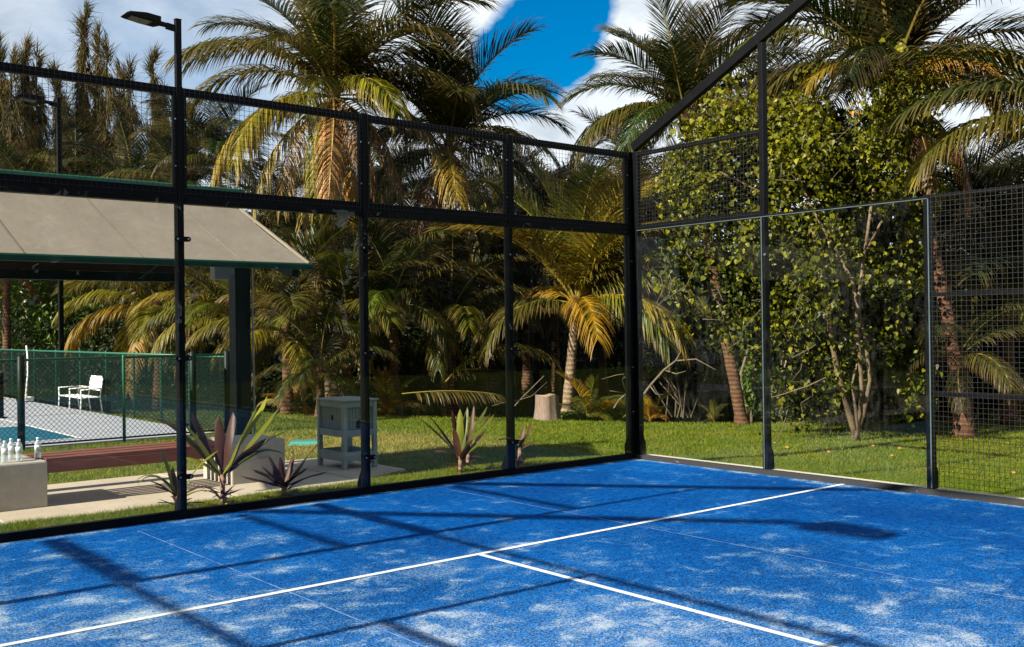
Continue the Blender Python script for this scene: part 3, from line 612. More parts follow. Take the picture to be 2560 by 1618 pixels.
def valve_cover():
    p = gnd(762, 1106); t = empty('valve_box', (p[0], p[1], ground_z(p[0])-0.03), math.radians(-35)); tag(t, 'turquoise plastic valve box lid sunk in the dry lawn', 'valve box')
    MB().add([(-0.24, -0.19, 0), (0.24, -0.19, 0), (0.24, 0.19, 0), (-0.24, 0.19, 0), (-0.21, -0.15, 0.05), (0.21, -0.15, 0.05), (0.21, 0.15, 0.05), (-0.21, 0.15, 0.05)],
             [(0, 1, 5, 4), (1, 2, 6, 5), (2, 3, 7, 6), (3, 0, 4, 7)]).build('rim', M_TURQ, t)
    MB().box((-0.205, -0.145, 0.03), (0.205, 0.145, 0.056)).build('lid', M_TURQ, t, 0.006)
valve_cover()

# ------------------------------------------------------------------ pickleball fences, lamps, seat, net
def chain_fence(p0, p1, H, label, post_xs, big_posts, step=0.078, r=0.0026):
    t = empty('chain_link_fence'); tag(t, label, 'fence', 'chain link fences of the pickleball court'); p0 = np.array(p0, float); p1 = np.array(p1, float); Lv = p1-p0; L = np.linalg.norm(Lv); u = Lv/L; up = np.array([0, 0, 1.]); n = np.cross(u, up)
    V = []; F = []; h = H-0.10; z0 = 0.06; k0 = -int(h/step)-1
    def wire(a, b, d):
        dd = (b-a)/np.linalg.norm(b-a); s = np.cross(dd, n); base = len(V)
        for c in (a, b):
            for q, w in ((-1, -1), (1, -1), (1, 1), (-1, 1)): V.append(c+s*q*r+n*(w*r+d))
        F.extend([(base, base+4, base+5, base+1), (base+1, base+5, base+6, base+2), (base+2, base+6, base+7, base+3), (base+3, base+7, base+4, base)])
    for k in range(k0, int(L/step)+1):
        s = k*step; a0, a1 = max(0.0, -s), min(h, L-s)
        if a1-a0 > 0.02:
            wire(p0+u*(s+a0)+up*(z0+a0), p0+u*(s+a1)+up*(z0+a1), -r)
            wire(p0+u*(s+a0)+up*(z0+h-a0), p0+u*(s+a1)+up*(z0+h-a1), r)
    o = link('wire_mesh', mesh_np('wire_mesh', V, F), M_CHAIN, t); tag(o, kind='stuff')
    MB().tube([p0+up*(H-0.02), p1+up*(H-0.02)], 0.021, 8).build('top_rail', M_GREEN, t); MB().tube([p0+up*0.05+n*0.014, p1+up*0.05+n*0.014], 0.016, 6).build('bottom_rail', M_DGREEN, t)
    for s in post_xs:
        big = s in big_posts; q = p0+u*s+n*0.03; MB().lathe(q-up*0.05, [(0.055 if big else 0.026, 0), (0.055 if big else 0.026, H+(0.08 if big else 0.05)), (0.02, H+(0.11 if big else 0.07))], 10).build('post', M_DGREEN if big else M_GREEN, t)
chain_fence((-12.5, 7.32, 0), (-2.30, 7.40, 0), 1.36, 'low green chain link fence along the near end of the pickleball court', [0.3, 3.5, 6.86, 8.4, 9.55, 10.16], [6.86, 9.55, 10.16])
chain_fence((-2.34, 7.46, 0), (-2.34, 25.4, 0), 1.32, 'low green chain link fence along the far side of the pickleball court', [1.6, 3.0, 4.5, 6.2, 8.0, 9.9, 11.8, 14, 16, 17.8], [])

def lamp_post(x, y, label, H=7.56):
    t = empty('lamp_post', (x, y, 0)); tag(t, label, 'lamp post', 'lamp posts of the pickleball court')
    MB().box((-0.055, -0.055, 0), (0.055, 0.055, H)).build('pole', M_BLACK, t, 0.012); MB().box((-0.13, -0.13, 0), (0.13, 0.13, 0.02)).build('base_plate', M_BLACK, t); MB().box((-0.06, -0.06, H), (0.06, 0.06, H+0.02)).build('cap', M_BLACK, t, 0.006)
    MB().bar((-0.055, 0, H-0.16), (-0.22, 0, H-0.14), 0.07, 0.11).build('arm', M_BLACK, t); lamp_head(t, (-0.20, 0.0, H-0.13), (-1, 0, 0.06), 0.80, 0.40)
lamp_post(-2.36, 9.32, 'tall black square lamp post with flat head standing clear above the mesh')
lamp_post(-2.20, 17.3, 'farther black lamp post with flat head seen through the mesh at left')

def court_seat():
    t = empty('garden_bench', (-2.72, 14.1, 0)); tag(t, 'white metal garden bench with one pale back panel against the far fence', 'bench'); w = M_WHITE
    y0, y1 = -0.78, 0.78
    for y in (y0, 0.0, y1):
        MB().tube([(-0.30, y, 0), (-0.28, y, 0.43), (-0.29, y, 0.64)], 0.016, 6).build('leg', w, t); MB().tube([(0.26, y, 0), (0.20, y, 0.43), (0.27, y, 0.92 if y < 0.3 else 0.68)], 0.016, 6).build('leg', w, t)
        MB().tube([(-0.30, y, 0.64), (0.25, y, 0.66)], 0.016, 6).build('armrest', w, t)
    for x in np.linspace(-0.26, 0.18, 5): MB().box((x-0.04, y0, 0.42), (x+0.04, y1, 0.44)).build('slat', w, t)
    MB().tube([(0.25, y0, 0.66), (0.25, y1, 0.66)], 0.016, 6).build('rail', w, t)
    MB().prism([(0.20, y0+0.02, 0.60), (0.20, -0.02, 0.60), (0.27, -0.02, 0.98), (0.27, y0+0.02, 0.98)], (0.02, 0, 0)).build('back_panel', w, t, 0.004)
court_seat(); bpy.data.objects['garden_bench'].scale = (0.82, 1.0, 0.82)
def net_post():
    t = empty('pickleball_net', (-4.40, 13.85, 0)); tag(t, 'black pickleball net post with net at the left edge', 'net')
    MB().box((-0.05, -0.05, 0), (0.05, 0.05, 0.93)).build('post', M_BLACK, t, 0.008); MB().box((-0.22, -0.05, 0.0), (-0.12, 0.05, 0.90)).build('post', M_BLACK, t, 0.008); MB().box((-0.24, -0.25, 0), (0.06, 0.25, 0.03)).build('foot', M_BLACK, t)
    wire_grid('net_mesh', t, (-6.2, 0.0, 0.08), (1, 0, 0), (0, 0, 1), 5.95, 0.76, 0.05, 0.0022); MB().box((-6.2, -0.006, 0.84), (-0.05, 0.010, 0.91)).build('net_tape', M_WHITE, t)
net_post()
def squeegee():
    t = empty('court_squeegee', (-2.55, 19.0, 0)); tag(t, 'white court squeegee leaning on the far chain link fence', 'squeegee')
    MB().tube([(-0.05, 0, 0.10), (0.02, 0.05, 0.7), (0.07, 0.25, 1.15), (0.12, 0.55, 1.42)], 0.022, 6).build('handle', M_WHITE, t); MB().box((-0.16, -0.36, 0.02), (0.06, 0.36, 0.12)).build('head', M_WHITE, t, 0.01); MB().box((-0.20, -0.35, 0.0), (-0.165, 0.35, 0.05)).build('blade', M_BLACK, t)
squeegee()

# ------------------------------------------------------------------ vegetation builders
def frond_mesh(seed, e0, e1, n=62, droop=0.8, vee=18, lmax=0.25, wid=0.0112, power=1.25, ragged=0.0):
    """one pinnate palm frond of length 1, growing along +x in the vertical plane from elevation e0 to e1 (degrees)"""
    r = random.Random(seed); K = 40; P = [np.zeros(3)]; T = []
    for i in range(K+1):
        s = i/K; e = math.radians(e0+(e1-e0)*s**power); tv = np.array([math.cos(e), 0.06*math.sin(seed+3*s), math.sin(e)]); tv /= np.linalg.norm(tv); T.append(tv); P.append(P[-1]+tv/K)
    def pt(s): x = s*K; i = min(int(x), K-1); f = x-i; return P[i]*(1-f)+P[i+1]*f, T[min(i, K)]
    V = []; F = []; lv = []; lt = []; ra = []
    rs = [0, 0.1, 0.25, 0.4, 0.55, 0.7, 0.85, 0.97]
    for k, s in enumerate(rs):
        p, tv = pt(s); nn = np.array([-tv[2], 0, tv[0]]); w = 0.0105*(1-0.86*s)+0.0008; h = 0.007*(1-0.8*s)+0.0006
        for a, b in ((-w, 0), (0, h), (w, 0), (0, -h)): V.append(p+np.array([0, a, 0])+nn*b); lv.append(0.5); lt.append(0); ra.append(1.0)
    for k in range(len(rs)-1):
        for j in range(4): a, b, c, d = k*4+j, k*4+(j+1) % 4, (k+1)*4+(j+1) % 4, (k+1)*4+j; F += [(a, b, c), (a, c, d)]
    for i in range(n):
        for side in (-1, 1):
            u = (i+r.uniform(-0.3, 0.3))/(n-1); u = min(max(u, 0), 1); s = 0.13+0.86*u
            if r.random() < ragged: continue
            p, tv = pt(s); nn = np.array([-tv[2], 0, tv[0]]); ln = lmax*(0.36+0.64*math.sin(math.pi*min(1, 0.16+0.74*u))**0.8)*r.uniform(0.88, 1.06)
            a = math.radians(66-34*u+r.uniform(-4, 4)); ph = math.radians(vee+r.uniform(-9, 9)); sd = np.array([0, side, 0.0])
            d0 = tv*math.cos(a)+(sd*math.cos(ph)+nn*math.sin(ph))*math.sin(a); dr = droop*r.uniform(0.7, 1.3); pts = [p]; ds = []; v = r.random(); roll = r.uniform(-0.35, 0.6)*side
            for k, fr in enumerate((0.34, 0.36, 0.30)):
                d = d0+np.array([0, 0, -1.0])*dr*(k*0.55+0.05); d /= np.linalg.norm(d); ds.append(d); pts.append(pts[-1]+d*ln*fr)
            b = len(V)
            for k in range(3):
                d = ds[k]; w = tv-d*tv.dot(d); w /= max(1e-6, np.linalg.norm(w)); w = w*math.cos(roll)+np.cross(d, w)*math.sin(roll); ww = wid*(0.6, 1.0, 0.72)[k]/2*(1.0-0.35*u)
                V += [pts[k]+w*ww, pts[k]-w*ww]; lv += [v, v]; lt += [k/3, k/3]; ra += [0, 0]
            V.append(pts[3]); lv.append(v); lt.append(1.0); ra.append(0)
            F += [(b, b+1, b+3), (b, b+3, b+2), (b+2, b+3, b+5), (b+2, b+5, b+4), (b+4, b+5, b+6)]
    me = mesh_np('frond', V, F, {'lv': lv, 'lt': lt, 'rach': ra}); me.materials.append(M_FROND); return me
FV = [(84, 55, 0.10, 30), (74, 22, 0.35, 26), (62, -8, 0.55, 22), (50, -34, 0.8, 18), (36, -56, 1.1, 10), (20, -72, 1.5, 4), (0, -80, 1.8, 0), (-32, -86, 2.0, -10), (-62, -89, 2.2, -20)]
FRONDS = [[frond_mesh(11*i+k+1, a, b, droop=d*(0.75+0.4*k), vee=v, n=96-6*k, lmax=(0.345 if i < 7 else 0.25)*(1-0.06*k), ragged=0.0 if i < 6 else 0.12) for k in range(3)] for i, (a, b, d, v) in enumerate(FV)]
GREEN, OLIVE, LIME, YEL, GOLD, TAN, BROWN, DARK = (0.026, 0.042, 0.006), (0.062, 0.064, 0.008), (0.095, 0.112, 0.009), (0.19, 0.155, 0.010), (0.31, 0.165, 0.010), (0.30, 0.195, 0.075), (0.13, 0.060, 0.022), (0.012, 0.019, 0.005)
FLAT = frond_mesh(99, 6, -10, droop=1.6, vee=-8, n=50, lmax=0.24, ragged=0.15)
AZ0 = math.atan2(RT[1], RT[0])
def add_frond(t, crown_local, az_cam, idx, L, color, rng, dry=False):
    o = bpy.data.objects.new('frond', FRONDS[idx][rng.randrange(3)]); COL.objects.link(o); o.parent = t; o.location = crown_local
    o.rotation_euler = (rng.uniform(-0.12, 0.12), rng.uniform(-0.06, 0.06), AZ0+math.radians(az_cam)); s = L*rng.uniform(0.95, 1.05); o.scale = (s, s, s)
    o.color = (*[max(0.002, c*rng.uniform(0.85, 1.15)) for c in color], 1)
    return o
def palm(label, D, trunk_px, r0, L, n, seed, pal, extra=(), bark=None, group=None, cocos=0, lo=0, hi=6, base_z=None, name='coconut_palm', skirt=0):
    rng = random.Random(seed); pts = [at(x, y, D) for x, y in trunk_px]; base = pts[0].copy(); base[2] = ground_z(base[0])-0.2 if base_z is None else base_z
    t = empty(name, base); tag(t, label, 'palm', group or 'coconut palms along the pond'); loc = [Vector(p-base) for p in pts]; loc[0] = Vector((0, 0, 0))
    fine = []
    for i in range(len(loc)-1):
        for k in range(5): fine.append(loc[i].lerp(loc[i+1], k/5))
    fine.append(loc[-1])
    if (loc[-1]-loc[0]).length > 0.5:
        for _ in range(3): fine = [fine[0]]+[(fine[i-1]+fine[i]*2+fine[i+1])/4 for i in range(1, len(fine)-1)]+[fine[-1]]
        m = len(fine); MB().tube(fine, [r0*(1.55 if i == 0 else 1.2 if i == 1 else 1.0-0.35*i/m)*(1+0.05*math.sin(i*2.1)) for i in range(m)], 10).build('trunk', bark or (M_TRUNK if r0 > 0.134 else M_TRUNKD), t)
        top = fine[-1]; MB().tube([top-Vector((0, 0, 0.30)), top, top+Vector((0, 0, 0.25))], [r0*0.75, r0*1.15, r0*0.4], 9).build('crown_shaft', M_TRUNKD, t)
    c = loc[-1]
    for i in range(n):
        a = i/max(1, n-1); idx = min(8, max(0, int(round(lo+(hi-lo)*a+rng.uniform(-0.6, 0.6))))); col = pal[min(len(pal)-1, int(a*len(pal)+rng.uniform(-0.35, 0.35)*1.0) if a > 0 else 0)]
        add_frond(t, c+Vector((0, 0, 0.12-0.25*a)), i*137.5+seed*31+rng.uniform(-14, 14), idx, L*(0.80+0.25*math.sin(math.pi*min(1, a+0.25))), col, rng)
    for k in range(skirt):
        add_frond(t, c+Vector((0, 0, -0.25)), k*360/skirt+rng.uniform(-20, 20), rng.choice((7, 8)), L*rng.uniform(0.6, 0.85), rng.choice((TAN, BROWN, GOLD, TAN)), rng)
    for az, idx, l, col in extra: add_frond(t, c+Vector((0, 0, -0.05)), az, idx, l, col, rng)
    for k in range(cocos):
        a = k*2.4+seed; p = c+Vector((0.22*math.cos(a), 0.22*math.sin(a), -0.28-0.10*(k % 3))); MB().lathe(p, [(0.01, -0.14), (0.07, -0.10), (0.10, 0.0), (0.08, 0.09), (0.02, 0.13)], 10).build('coconut', M_COCO, t)
    return t

def leaf_arrays(pos, nrm, tipd, size, rng, heart=False, lvbias=None):
    n = len(pos); tipd = tipd-nrm*np.sum(tipd*nrm, 1)[:, None]; tipd /= np.linalg.norm(tipd, axis=1)[:, None]+1e-9; sd = np.cross(nrm, tipd); s = size[:, None]
    def P(a, b, c): return pos+(sd*a+tipd*b+nrm*c)*s
    if heart: VS = [P(0, 0, 0), P(-0.42, 0.02, 0.10), P(-0.46, 0.42, 0.12), P(0, 1.0, -0.10), P(0.46, 0.42, 0.12), P(0.42, 0.02, 0.10)]; FS = [(0, 3, 2), (0, 2, 1), (0, 4, 3), (0, 5, 4)]
    else: VS = [P(0, 0, 0), P(-0.28, 0.45, 0.08), P(0, 1.0, -0.05), P(0.28, 0.45, 0.08)]; FS = [(0, 2, 1), (0, 3, 2)]
    k = len(VS); V = np.stack(VS, 1).reshape(-1, 3); F = (np.arange(n)[:, None, None]*k+np.array(FS)[None]).reshape(-1, 3); lv = rng.random(n)
    if lvbias is not None: lv = np.clip(lvbias, 0, 1)
    return V, F, np.repeat(lv, k)
def ellipsoid_points(rng, ells, n, shell):
    vol = np.array([e[1][0]*e[1][1]*e[1][2] for e in ells])**0.8; which = rng.choice(len(ells), n, p=vol/vol.sum()); d = rng.normal(size=(n, 3)); d /= np.linalg.norm(d, axis=1)[:, None]
    rad = (rng.random(n)**(1/3)); rad = np.where(rng.random(n) < shell, 0.82+0.22*rng.random(n), rad); ph = rng.random((len(ells), 3))*6
    lump = 1+0.16*np.sin(d[:, 0]*5+ph[which, 0])*np.sin(d[:, 1]*5+ph[which, 1])+0.10*np.sin(d[:, 2]*8+ph[which, 2]); c = np.array([e[0] for e in ells])[which]; r = np.array([e[1] for e in ells])[which]
    # ellipsoid axes: along RT, along the horizontal view direction, up
    fx = np.array([FW[0], FW[1], 0]); fx /= np.linalg.norm(fx); rx = np.array([RT[0], RT[1], 0]); rx /= np.linalg.norm(rx); q = d*r*(rad*lump)[:, None]
    off = rx*q[:, :1]+fx*q[:, 1:2]+np.array([0, 0, 1.])*q[:, 2:3]; o = rx*d[:, :1]+fx*d[:, 1:2]+np.array([0, 0, 1.])*d[:, 2:3]; return c+off, o
def leaf_mass(parent, mat, ells, n, size, seed, shell=0.55, heart=False, down=0.6, zmin=None, part='crown', upn=0.5):
    rng = np.random.default_rng(seed); p, o = ellipsoid_points(rng, ells, n, shell)
    if zmin is not None: k = p[:, 2] > zmin; p = p[k]; o = o[k]
    n = len(p); nr = o*0.7+np.array([0, 0, upn])+rng.normal(size=(n, 3))*(0.9 if heart else 0.55); nr /= np.linalg.norm(nr, axis=1)[:, None]; td = rng.normal(size=(n, 3))*0.6+np.array([0, 0, -down])+o*0.3
    V, F, lv = leaf_arrays(p, nr, td, size*(0.45+0.9*rng.random(n)), rng, heart, None if not heart else 0.75*rng.random(n)**2.2+0.30*np.clip((p[:, 2]-0.5)/5.0, 0, 1)-0.04); org = np.array(parent.location); ob = link(part, mesh_np(part, V-org, F, {'lv': lv}), mat, parent); tag(ob, kind='stuff'); return ob  # heart leaves: sunlit flecks and top put into the colour, with paler young growth
def bush(label, ells_px, n, size, seed, mat=None, stems=3, name='mangrove_bush', cat='bush', group=None, base=None, shell=0.5, zmin=-0.6, stem_r=0.035, upn=0.5):
    """ells_px: (px, py, D, half width, half depth, half height in metres)"""
    ells = [(at(x, y, D), (a, b, c)) for x, y, D, a, b, c in ells_px]; c0 = np.mean([e[0] for e in ells], 0)
    b = np.array([c0[0], c0[1], base if base is not None else -0.5]); t = empty(name, b); tag(t, label, cat, group); rng = random.Random(seed)
    leaf_mass(t, mat or M_BUSH, ells, n, size, seed, shell, zmin=zmin, upn=upn)
    for k in range(stems):
        e = ells[rng.randrange(len(ells))]; p1 = Vector(e[0]-b)+Vector((rng.uniform(-.5, .5)*e[1][0], rng.uniform(-.5, .5)*e[1][1], rng.uniform(0, .5)*e[1][2])); p0 = Vector((rng.uniform(-.3, .3), rng.uniform(-.3, .3), 0)); mid = p0.lerp(p1, 0.5)+Vector((rng.uniform(-.3, .3), rng.uniform(-.3, .3), 0.1))
        MB().tube([p0, mid, p1], [stem_r*1.3, stem_r, stem_r*0.4], 6).build('stem', M_TWIG, t)
    return t

# ------------------------------------------------------------------ far shore: mangroves and casuarinas
FAR = [(-40, 700, 44, 5.0, 3, 3.2), (210, 730, 42, 4.2, 3, 2.8), (430, 740, 44, 4.2, 3, 3.0), (650, 720, 42, 4.4, 3, 3.2), (860, 700, 43, 4.2, 3, 3.4), (1060, 720, 41, 3.8, 3, 3.0), (1235, 735, 43, 3.6, 3, 3.2), (1400, 690, 44, 4.0, 3, 3.8), (1590, 720, 42, 3.8, 3, 3.2), (1780, 690, 41, 4.2, 3, 3.6), (2000, 700, 42, 4.4, 3, 3.4), (2230, 680, 43, 4.6, 3, 3.9), (2480, 690, 41, 4.6, 3, 3.6), (2720, 690, 43, 4.6, 3, 3.6)]
WHERE = ['at the far left behind the lamp posts', 'behind the white garden bench', 'behind the pavilion beam', 'behind the pavilion column', 'behind the tallest palm', 'behind the second tall palm', 'right of the second tall palm', 'behind the small golden palm', 'behind the corner post', 'behind the leaning brown palm', 'behind the vine-covered tree', 'behind the right palm', 'at the far right behind the mesh', 'at the right edge of the picture']
for i, (px, py, D, a, b, c) in enumerate(FAR):
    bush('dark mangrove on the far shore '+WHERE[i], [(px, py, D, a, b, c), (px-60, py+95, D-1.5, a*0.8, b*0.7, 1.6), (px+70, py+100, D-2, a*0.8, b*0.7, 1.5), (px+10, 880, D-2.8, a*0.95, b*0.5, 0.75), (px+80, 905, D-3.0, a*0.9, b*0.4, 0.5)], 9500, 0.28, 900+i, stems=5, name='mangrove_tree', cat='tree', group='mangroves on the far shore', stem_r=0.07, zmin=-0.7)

def far_wood():
    rng = np.random.default_rng(61); ells = [(at(-250+120*k, 770+rng.uniform(-25, 25), 56+rng.uniform(-3, 3)), (3.6, 2.5, 3.6+rng.uniform(-0.6, 0.5))) for k in range(27)]+[(at(-250+120*k, 850, 52), (3.6, 2.0, 1.8)) for k in range(27)]
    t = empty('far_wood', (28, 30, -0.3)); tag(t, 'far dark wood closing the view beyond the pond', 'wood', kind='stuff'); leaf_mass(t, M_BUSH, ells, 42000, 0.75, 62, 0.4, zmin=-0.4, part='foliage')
far_wood()
def casuarina(label, leaders, D, seed, n=6000):
    rng = np.random.default_rng(seed); b = at(leaders[0][0], 830, D); b[2] = 0.2; t = empty('casuarina_tree', b); tag(t, label, 'tree', 'casuarinas behind the courts'); V = []; F = []; lv = []; zb = 2.5
    for li, (px, py, rad) in enumerate(leaders):
        top = at(px, py, D); p0 = Vector((0, 0, 0)); p1 = Vector(top-b); mid = p0.lerp(p1, 0.45)+Vector((0.1, 0.1, 0))*li; mid.x = p1.x*0.8; mid.y = p1.y*0.8
        MB().tube([p0, mid, p1], [0.16, 0.10, 0.015], 6).build('trunk' if li == 0 else 'limb', M_TRUNKD, t)
        m = int(n*(0.6 if li else 1.0)); u = rng.random(m)**0.8; H = p1.z; z = H-(H-zb)*u; clump = np.floor(z*1.6); cr = np.array([np.random.default_rng(int(abs(c))*7+seed+li*101).random(3) for c in clump])
        ang = rng.random(m)*2*np.pi; ang = ang*0.45+cr[:, 0]*2*np.pi; rr = rad*(0.12+1.0*u**0.7)*np.sqrt(rng.random(m))*(0.7+0.55*cr[:, 1])
        f = z/H; ax = np.stack([p1.x*np.minimum(1, f*1.25)*0+p1.x*np.clip(f*1.3, 0, 1), p1.y*np.clip(f*1.3, 0, 1), z], 1); pos = ax+np.stack([np.cos(ang)*rr, np.sin(ang)*rr, rng.normal(size=m)*0.15-rr*0.25], 1)
        d = np.stack([np.cos(ang)*0.35+rng.normal(size=m)*0.18, np.sin(ang)*0.35+rng.normal(size=m)*0.18, -0.9+rng.normal(size=m)*0.35+1.5*(u < 0.10)], 1); d /= np.linalg.norm(d, axis=1)[:, None]
        ln = (0.55+0.85*rng.random(m))*(0.55+0.6*np.minimum(1, u*2)); s = np.cross(d, rng.normal(size=(m, 3))); s /= np.linalg.norm(s, axis=1)[:, None]; w = 0.012+0.016*rng.random(m)
        k = len(V) and sum(len(x) for x in V); V.append(np.stack([pos-s*w[:, None], pos+s*w[:, None], pos+d*ln[:, None]], 1).reshape(-1, 3)); F.append(np.arange(m*3).reshape(-1, 3)+(k or 0)); c = np.clip(0.55*cr[:, 2]+0.45*rng.random(m)+0.1*(1-u), 0, 1); lv.append(np.repeat(c, 3))
    o = link('foliage', mesh_np('foliage', np.concatenate(V), np.concatenate(F), {'lv': np.concatenate(lv)}), M_NEEDLE, t); tag(o, kind='stuff')
casuarina('tallest casuarina with several feathery brown spires left of the lamp post', [(212, 22, 0.55), (247, 70, 0.5), (268, 95, 0.55), (300, 165, 0.5), (325, 155, 0.45)], 46, 3)
casuarina('single slender casuarina spire just left of the lamp post', [(383, 128, 0.5), (410, 215, 0.4)], 46, 5, 4200)
casuarina('casuarina at the left edge with a rounded ragged top', [(-10, 95, 0.9), (30, 130, 0.7)], 44, 7)
casuarina('thin casuarina second from the left edge', [(64, 100, 0.5), (92, 130, 0.55)], 45, 9)
casuarina('low casuarina between the left-hand group and the tallest one', [(140, 170, 0.5), (160, 240, 0.5)], 45, 12)
casuarina('far low casuarina right of the lamp post behind the palm fronds', [(470, 260, 0.8)], 50, 15, 3000)

def unseen_wood():
    """unseen trees added on the other sides of the courts to darken the glass reflections"""
    rng = np.random.default_rng(44); ells = []  # added out of view, tall enough to keep bright sky out of the panes
    for k in range(26): ells.append((np.array([-42+5.0*k+rng.uniform(-1, 1), -34+rng.uniform(-2, 2), 4.5]), (4.2, 2.5, 7.4+rng.uniform(-1, 1.5))))
    for k in range(10): ells.append((np.array([-44+rng.uniform(-2, 2), -30+6.5*k, 4.2]), (3.6, 4.4, 6.6+rng.uniform(-1, 1.5))))
    t = empty('unseen_wood', (-20, -34, -0.5)); tag(t, 'unseen dark belt of trees added on the near side to darken the glass reflections', 'trees', kind='stuff'); leaf_mass(t, M_BUSH, ells, 60000, 1.15, 45, 0.6, zmin=-0.3, part='foliage')
unseen_wood()

# ------------------------------------------------------------------ palms
PAL = [DARK, GREEN, GREEN, OLIVE, OLIVE, YEL]; PALY = [OLIVE, LIME, LIME, YEL, YEL, GOLD]; PALD = [DARK, GREEN, GREEN, OLIVE, OLIVE]
palm('tallest coconut palm, left of centre, with a skirt of dead tan fronds', 24.5, [(840, 1030), (800, 760), (778, 560), (792, 400), (834, 235)], 0.15, 4.1, 17, 1, PAL, cocos=6, lo=0, hi=5.2,
     extra=[(178, 3, 3.9, OLIVE), (185, 4, 3.9, OLIVE), (168, 2, 3.7, GREEN), (150, 1, 3.6, GREEN), (2, 4, 3.6, OLIVE), (12, 3, 3.8, GREEN), (25, 2, 3.8, GREEN), (197, 6, 3.9, YEL), (205, 7, 3.8, TAN), (240, 7, 3.5, TAN), (262, 7, 3.6, YEL), (275, 8, 3.4, TAN), (288, 7, 3.5, TAN), (300, 8, 3.3, GOLD), (315, 7, 3.3, TAN), (335, 7, 3.4, BROWN), (225, 6, 3.6, YEL), (350, 6, 3.5, OLIVE), (310, 5, 3.3, OLIVE), (265, 5, 3.0, OLIVE), (252, 8, 3.5, TAN), (280, 8, 3.6, YEL)])
palm('second tall coconut palm near the centre with upright young fronds', 26, [(1125, 1010), (1095, 800), (1092, 620), (1106, 480), (1120, 372)], 0.14, 3.6, 20, 2, PALD, cocos=5, lo=0, hi=5.5,
     extra=[(5, 2, 3.2, GREEN), (-8, 4, 3.0, GREEN), (175, 4, 3.2, GREEN), (200, 6, 3.3, OLIVE), (250, 7, 3.2, BROWN), (275, 6, 3.3, YEL), (290, 7, 3.4, OLIVE), (310, 7, 3.2, OLIVE), (340, 6, 3.3, GREEN), (262, 8, 3.0, BROWN), (325, 8, 3.2, BROWN), (90, 0, 3.4, GREEN), (225, 6, 3.2, OLIVE)])
PC = gnd(1856, 1057); DC = float(np.dot(PC-CAM, FW))
palm('coconut palm with leaning ringed brown trunk beside the vine tree', DC, [(1858, 1057), (1838, 960), (1815, 850), (1793, 730), (1762, 560), (1716, 300)], 0.135, 2.6, 18, 3, PALD, bark=M_TRUNKD, lo=0, hi=5.4,
     extra=[(178, 3, 2.6, GREEN), (165, 2, 2.4, GREEN), (190, 4, 2.2, OLIVE), (80, 0, 2.8, DARK), (140, 1, 2.9, GREEN), (200, 5, 2.9, OLIVE), (15, 3, 3.0, GREEN), (0, 2, 3.1, GREEN), (230, 5, 2.6, GREEN), (300, 5, 2.6, DARK), (330, 6, 2.6, DARK), (350, 4, 2.9, LIME)])
palm('tall coconut palm at the right with one bright orange frond', 18.5, [(2420, 1040), (2380, 850), (2345, 680), (2300, 460), (2232, 215)], 0.13, 3.8, 18, 4, [DARK, DARK, GREEN, DARK], bark=M_TRUNKD, lo=0, hi=4.2, cocos=5,
     extra=[(330, 4, 2.4, GOLD), (312, 5, 2.0, GOLD), (322, 4, 2.1, GOLD), (345, 5, 2.2, GOLD), (200, 4, 2.2, YEL), (20, 1, 3.8, GREEN), (5, 2, 3.8, GREEN), (180, 4, 2.8, OLIVE), (160, 2, 3.6, DARK), (190, 3, 3.4, OLIVE), (340, 5, 3.4, OLIVE), (60, 1, 3.8, DARK), (120, 1, 3.8, DARK), (280, 7, 2.6, BROWN), (320, 7, 2.8, BROWN), (0, 3, 3.8, DARK)])
PE = gnd(1419, 1034); DE = float(np.dot(PE-CAM, FW))
palm('small golden coconut palm with pale trunk beside the tree stump', DE, [(1415, 1034), (1424, 950), (1432, 860), (1437, 800), (1440, 758)], 0.135, 3.5, 7, 5, PALY, lo=0, hi=5,
     extra=[(180, 2, 3.6, YEL), (188, 2, 3.5, YEL), (170, 1, 3.5, LIME), (60, 1, 3.6, YEL), (22, 1, 3.9, YEL), (8, 2, 3.8, LIME), (-4, 3, 3.4, OLIVE), (-8, 4, 3.2, LIME), (325, 5, 3.2, YEL), (312, 5, 3.2, LIME), (200, 5, 2.6, OLIVE), (175, 5, 2.8, OLIVE), (40, 1, 3.8, YEL), (290, 1, 3.6, YEL), (305, 2, 3.4, YEL), (345, 2, 3.6, YEL)])
palm('dark coconut palm standing behind the golden one and the corner post', 27, [(1610, 1000), (1605, 700), (1590, 500)], 0.13, 2.8, 15, 6, PALD, lo=1, hi=6,
     extra=[(180, 5, 3.6, GREEN), (190, 4, 3.8, OLIVE), (200, 6, 3.6, DARK), (172, 4, 3.7, GREEN), (210, 6, 3.5, GREEN), (240, 6, 3.4, OLIVE), (270, 6, 3.2, GREEN)])
palm('dark coconut palm half hidden between the two middle posts', 31, [(1390, 1000), (1385, 700), (1372, 545)], 0.13, 3.2, 16, 7, PALD, lo=1.5, hi=6.2)
palm('coconut palm at the right edge with fronds hanging into the picture', 16.5, [(2790, 1060), (2790, 800), (2770, 380)], 0.14, 3.3, 5, 8, [DARK, GREEN, OLIVE], lo=1, hi=5.5,
     extra=[(180, 3, 3.6, GREEN), (172, 4, 3.3, YEL), (188, 4, 3.4, OLIVE), (165, 2, 3.7, GREEN)])
palm('young palm behind the mesh at the right with olive fronds', 20.5, [(2520, 1010), (2520, 760)], 0.13, 2.6, 16, 9, [DARK, GREEN, OLIVE, OLIVE, LIME], lo=1, hi=6)
palm('low young palm with arching fronds beside the vine tree at the right', 18.6, [(2400, 1030), (2400, 900)], 0.11, 1.7, 11, 10, [GREEN, OLIVE, DARK], lo=2, hi=6)
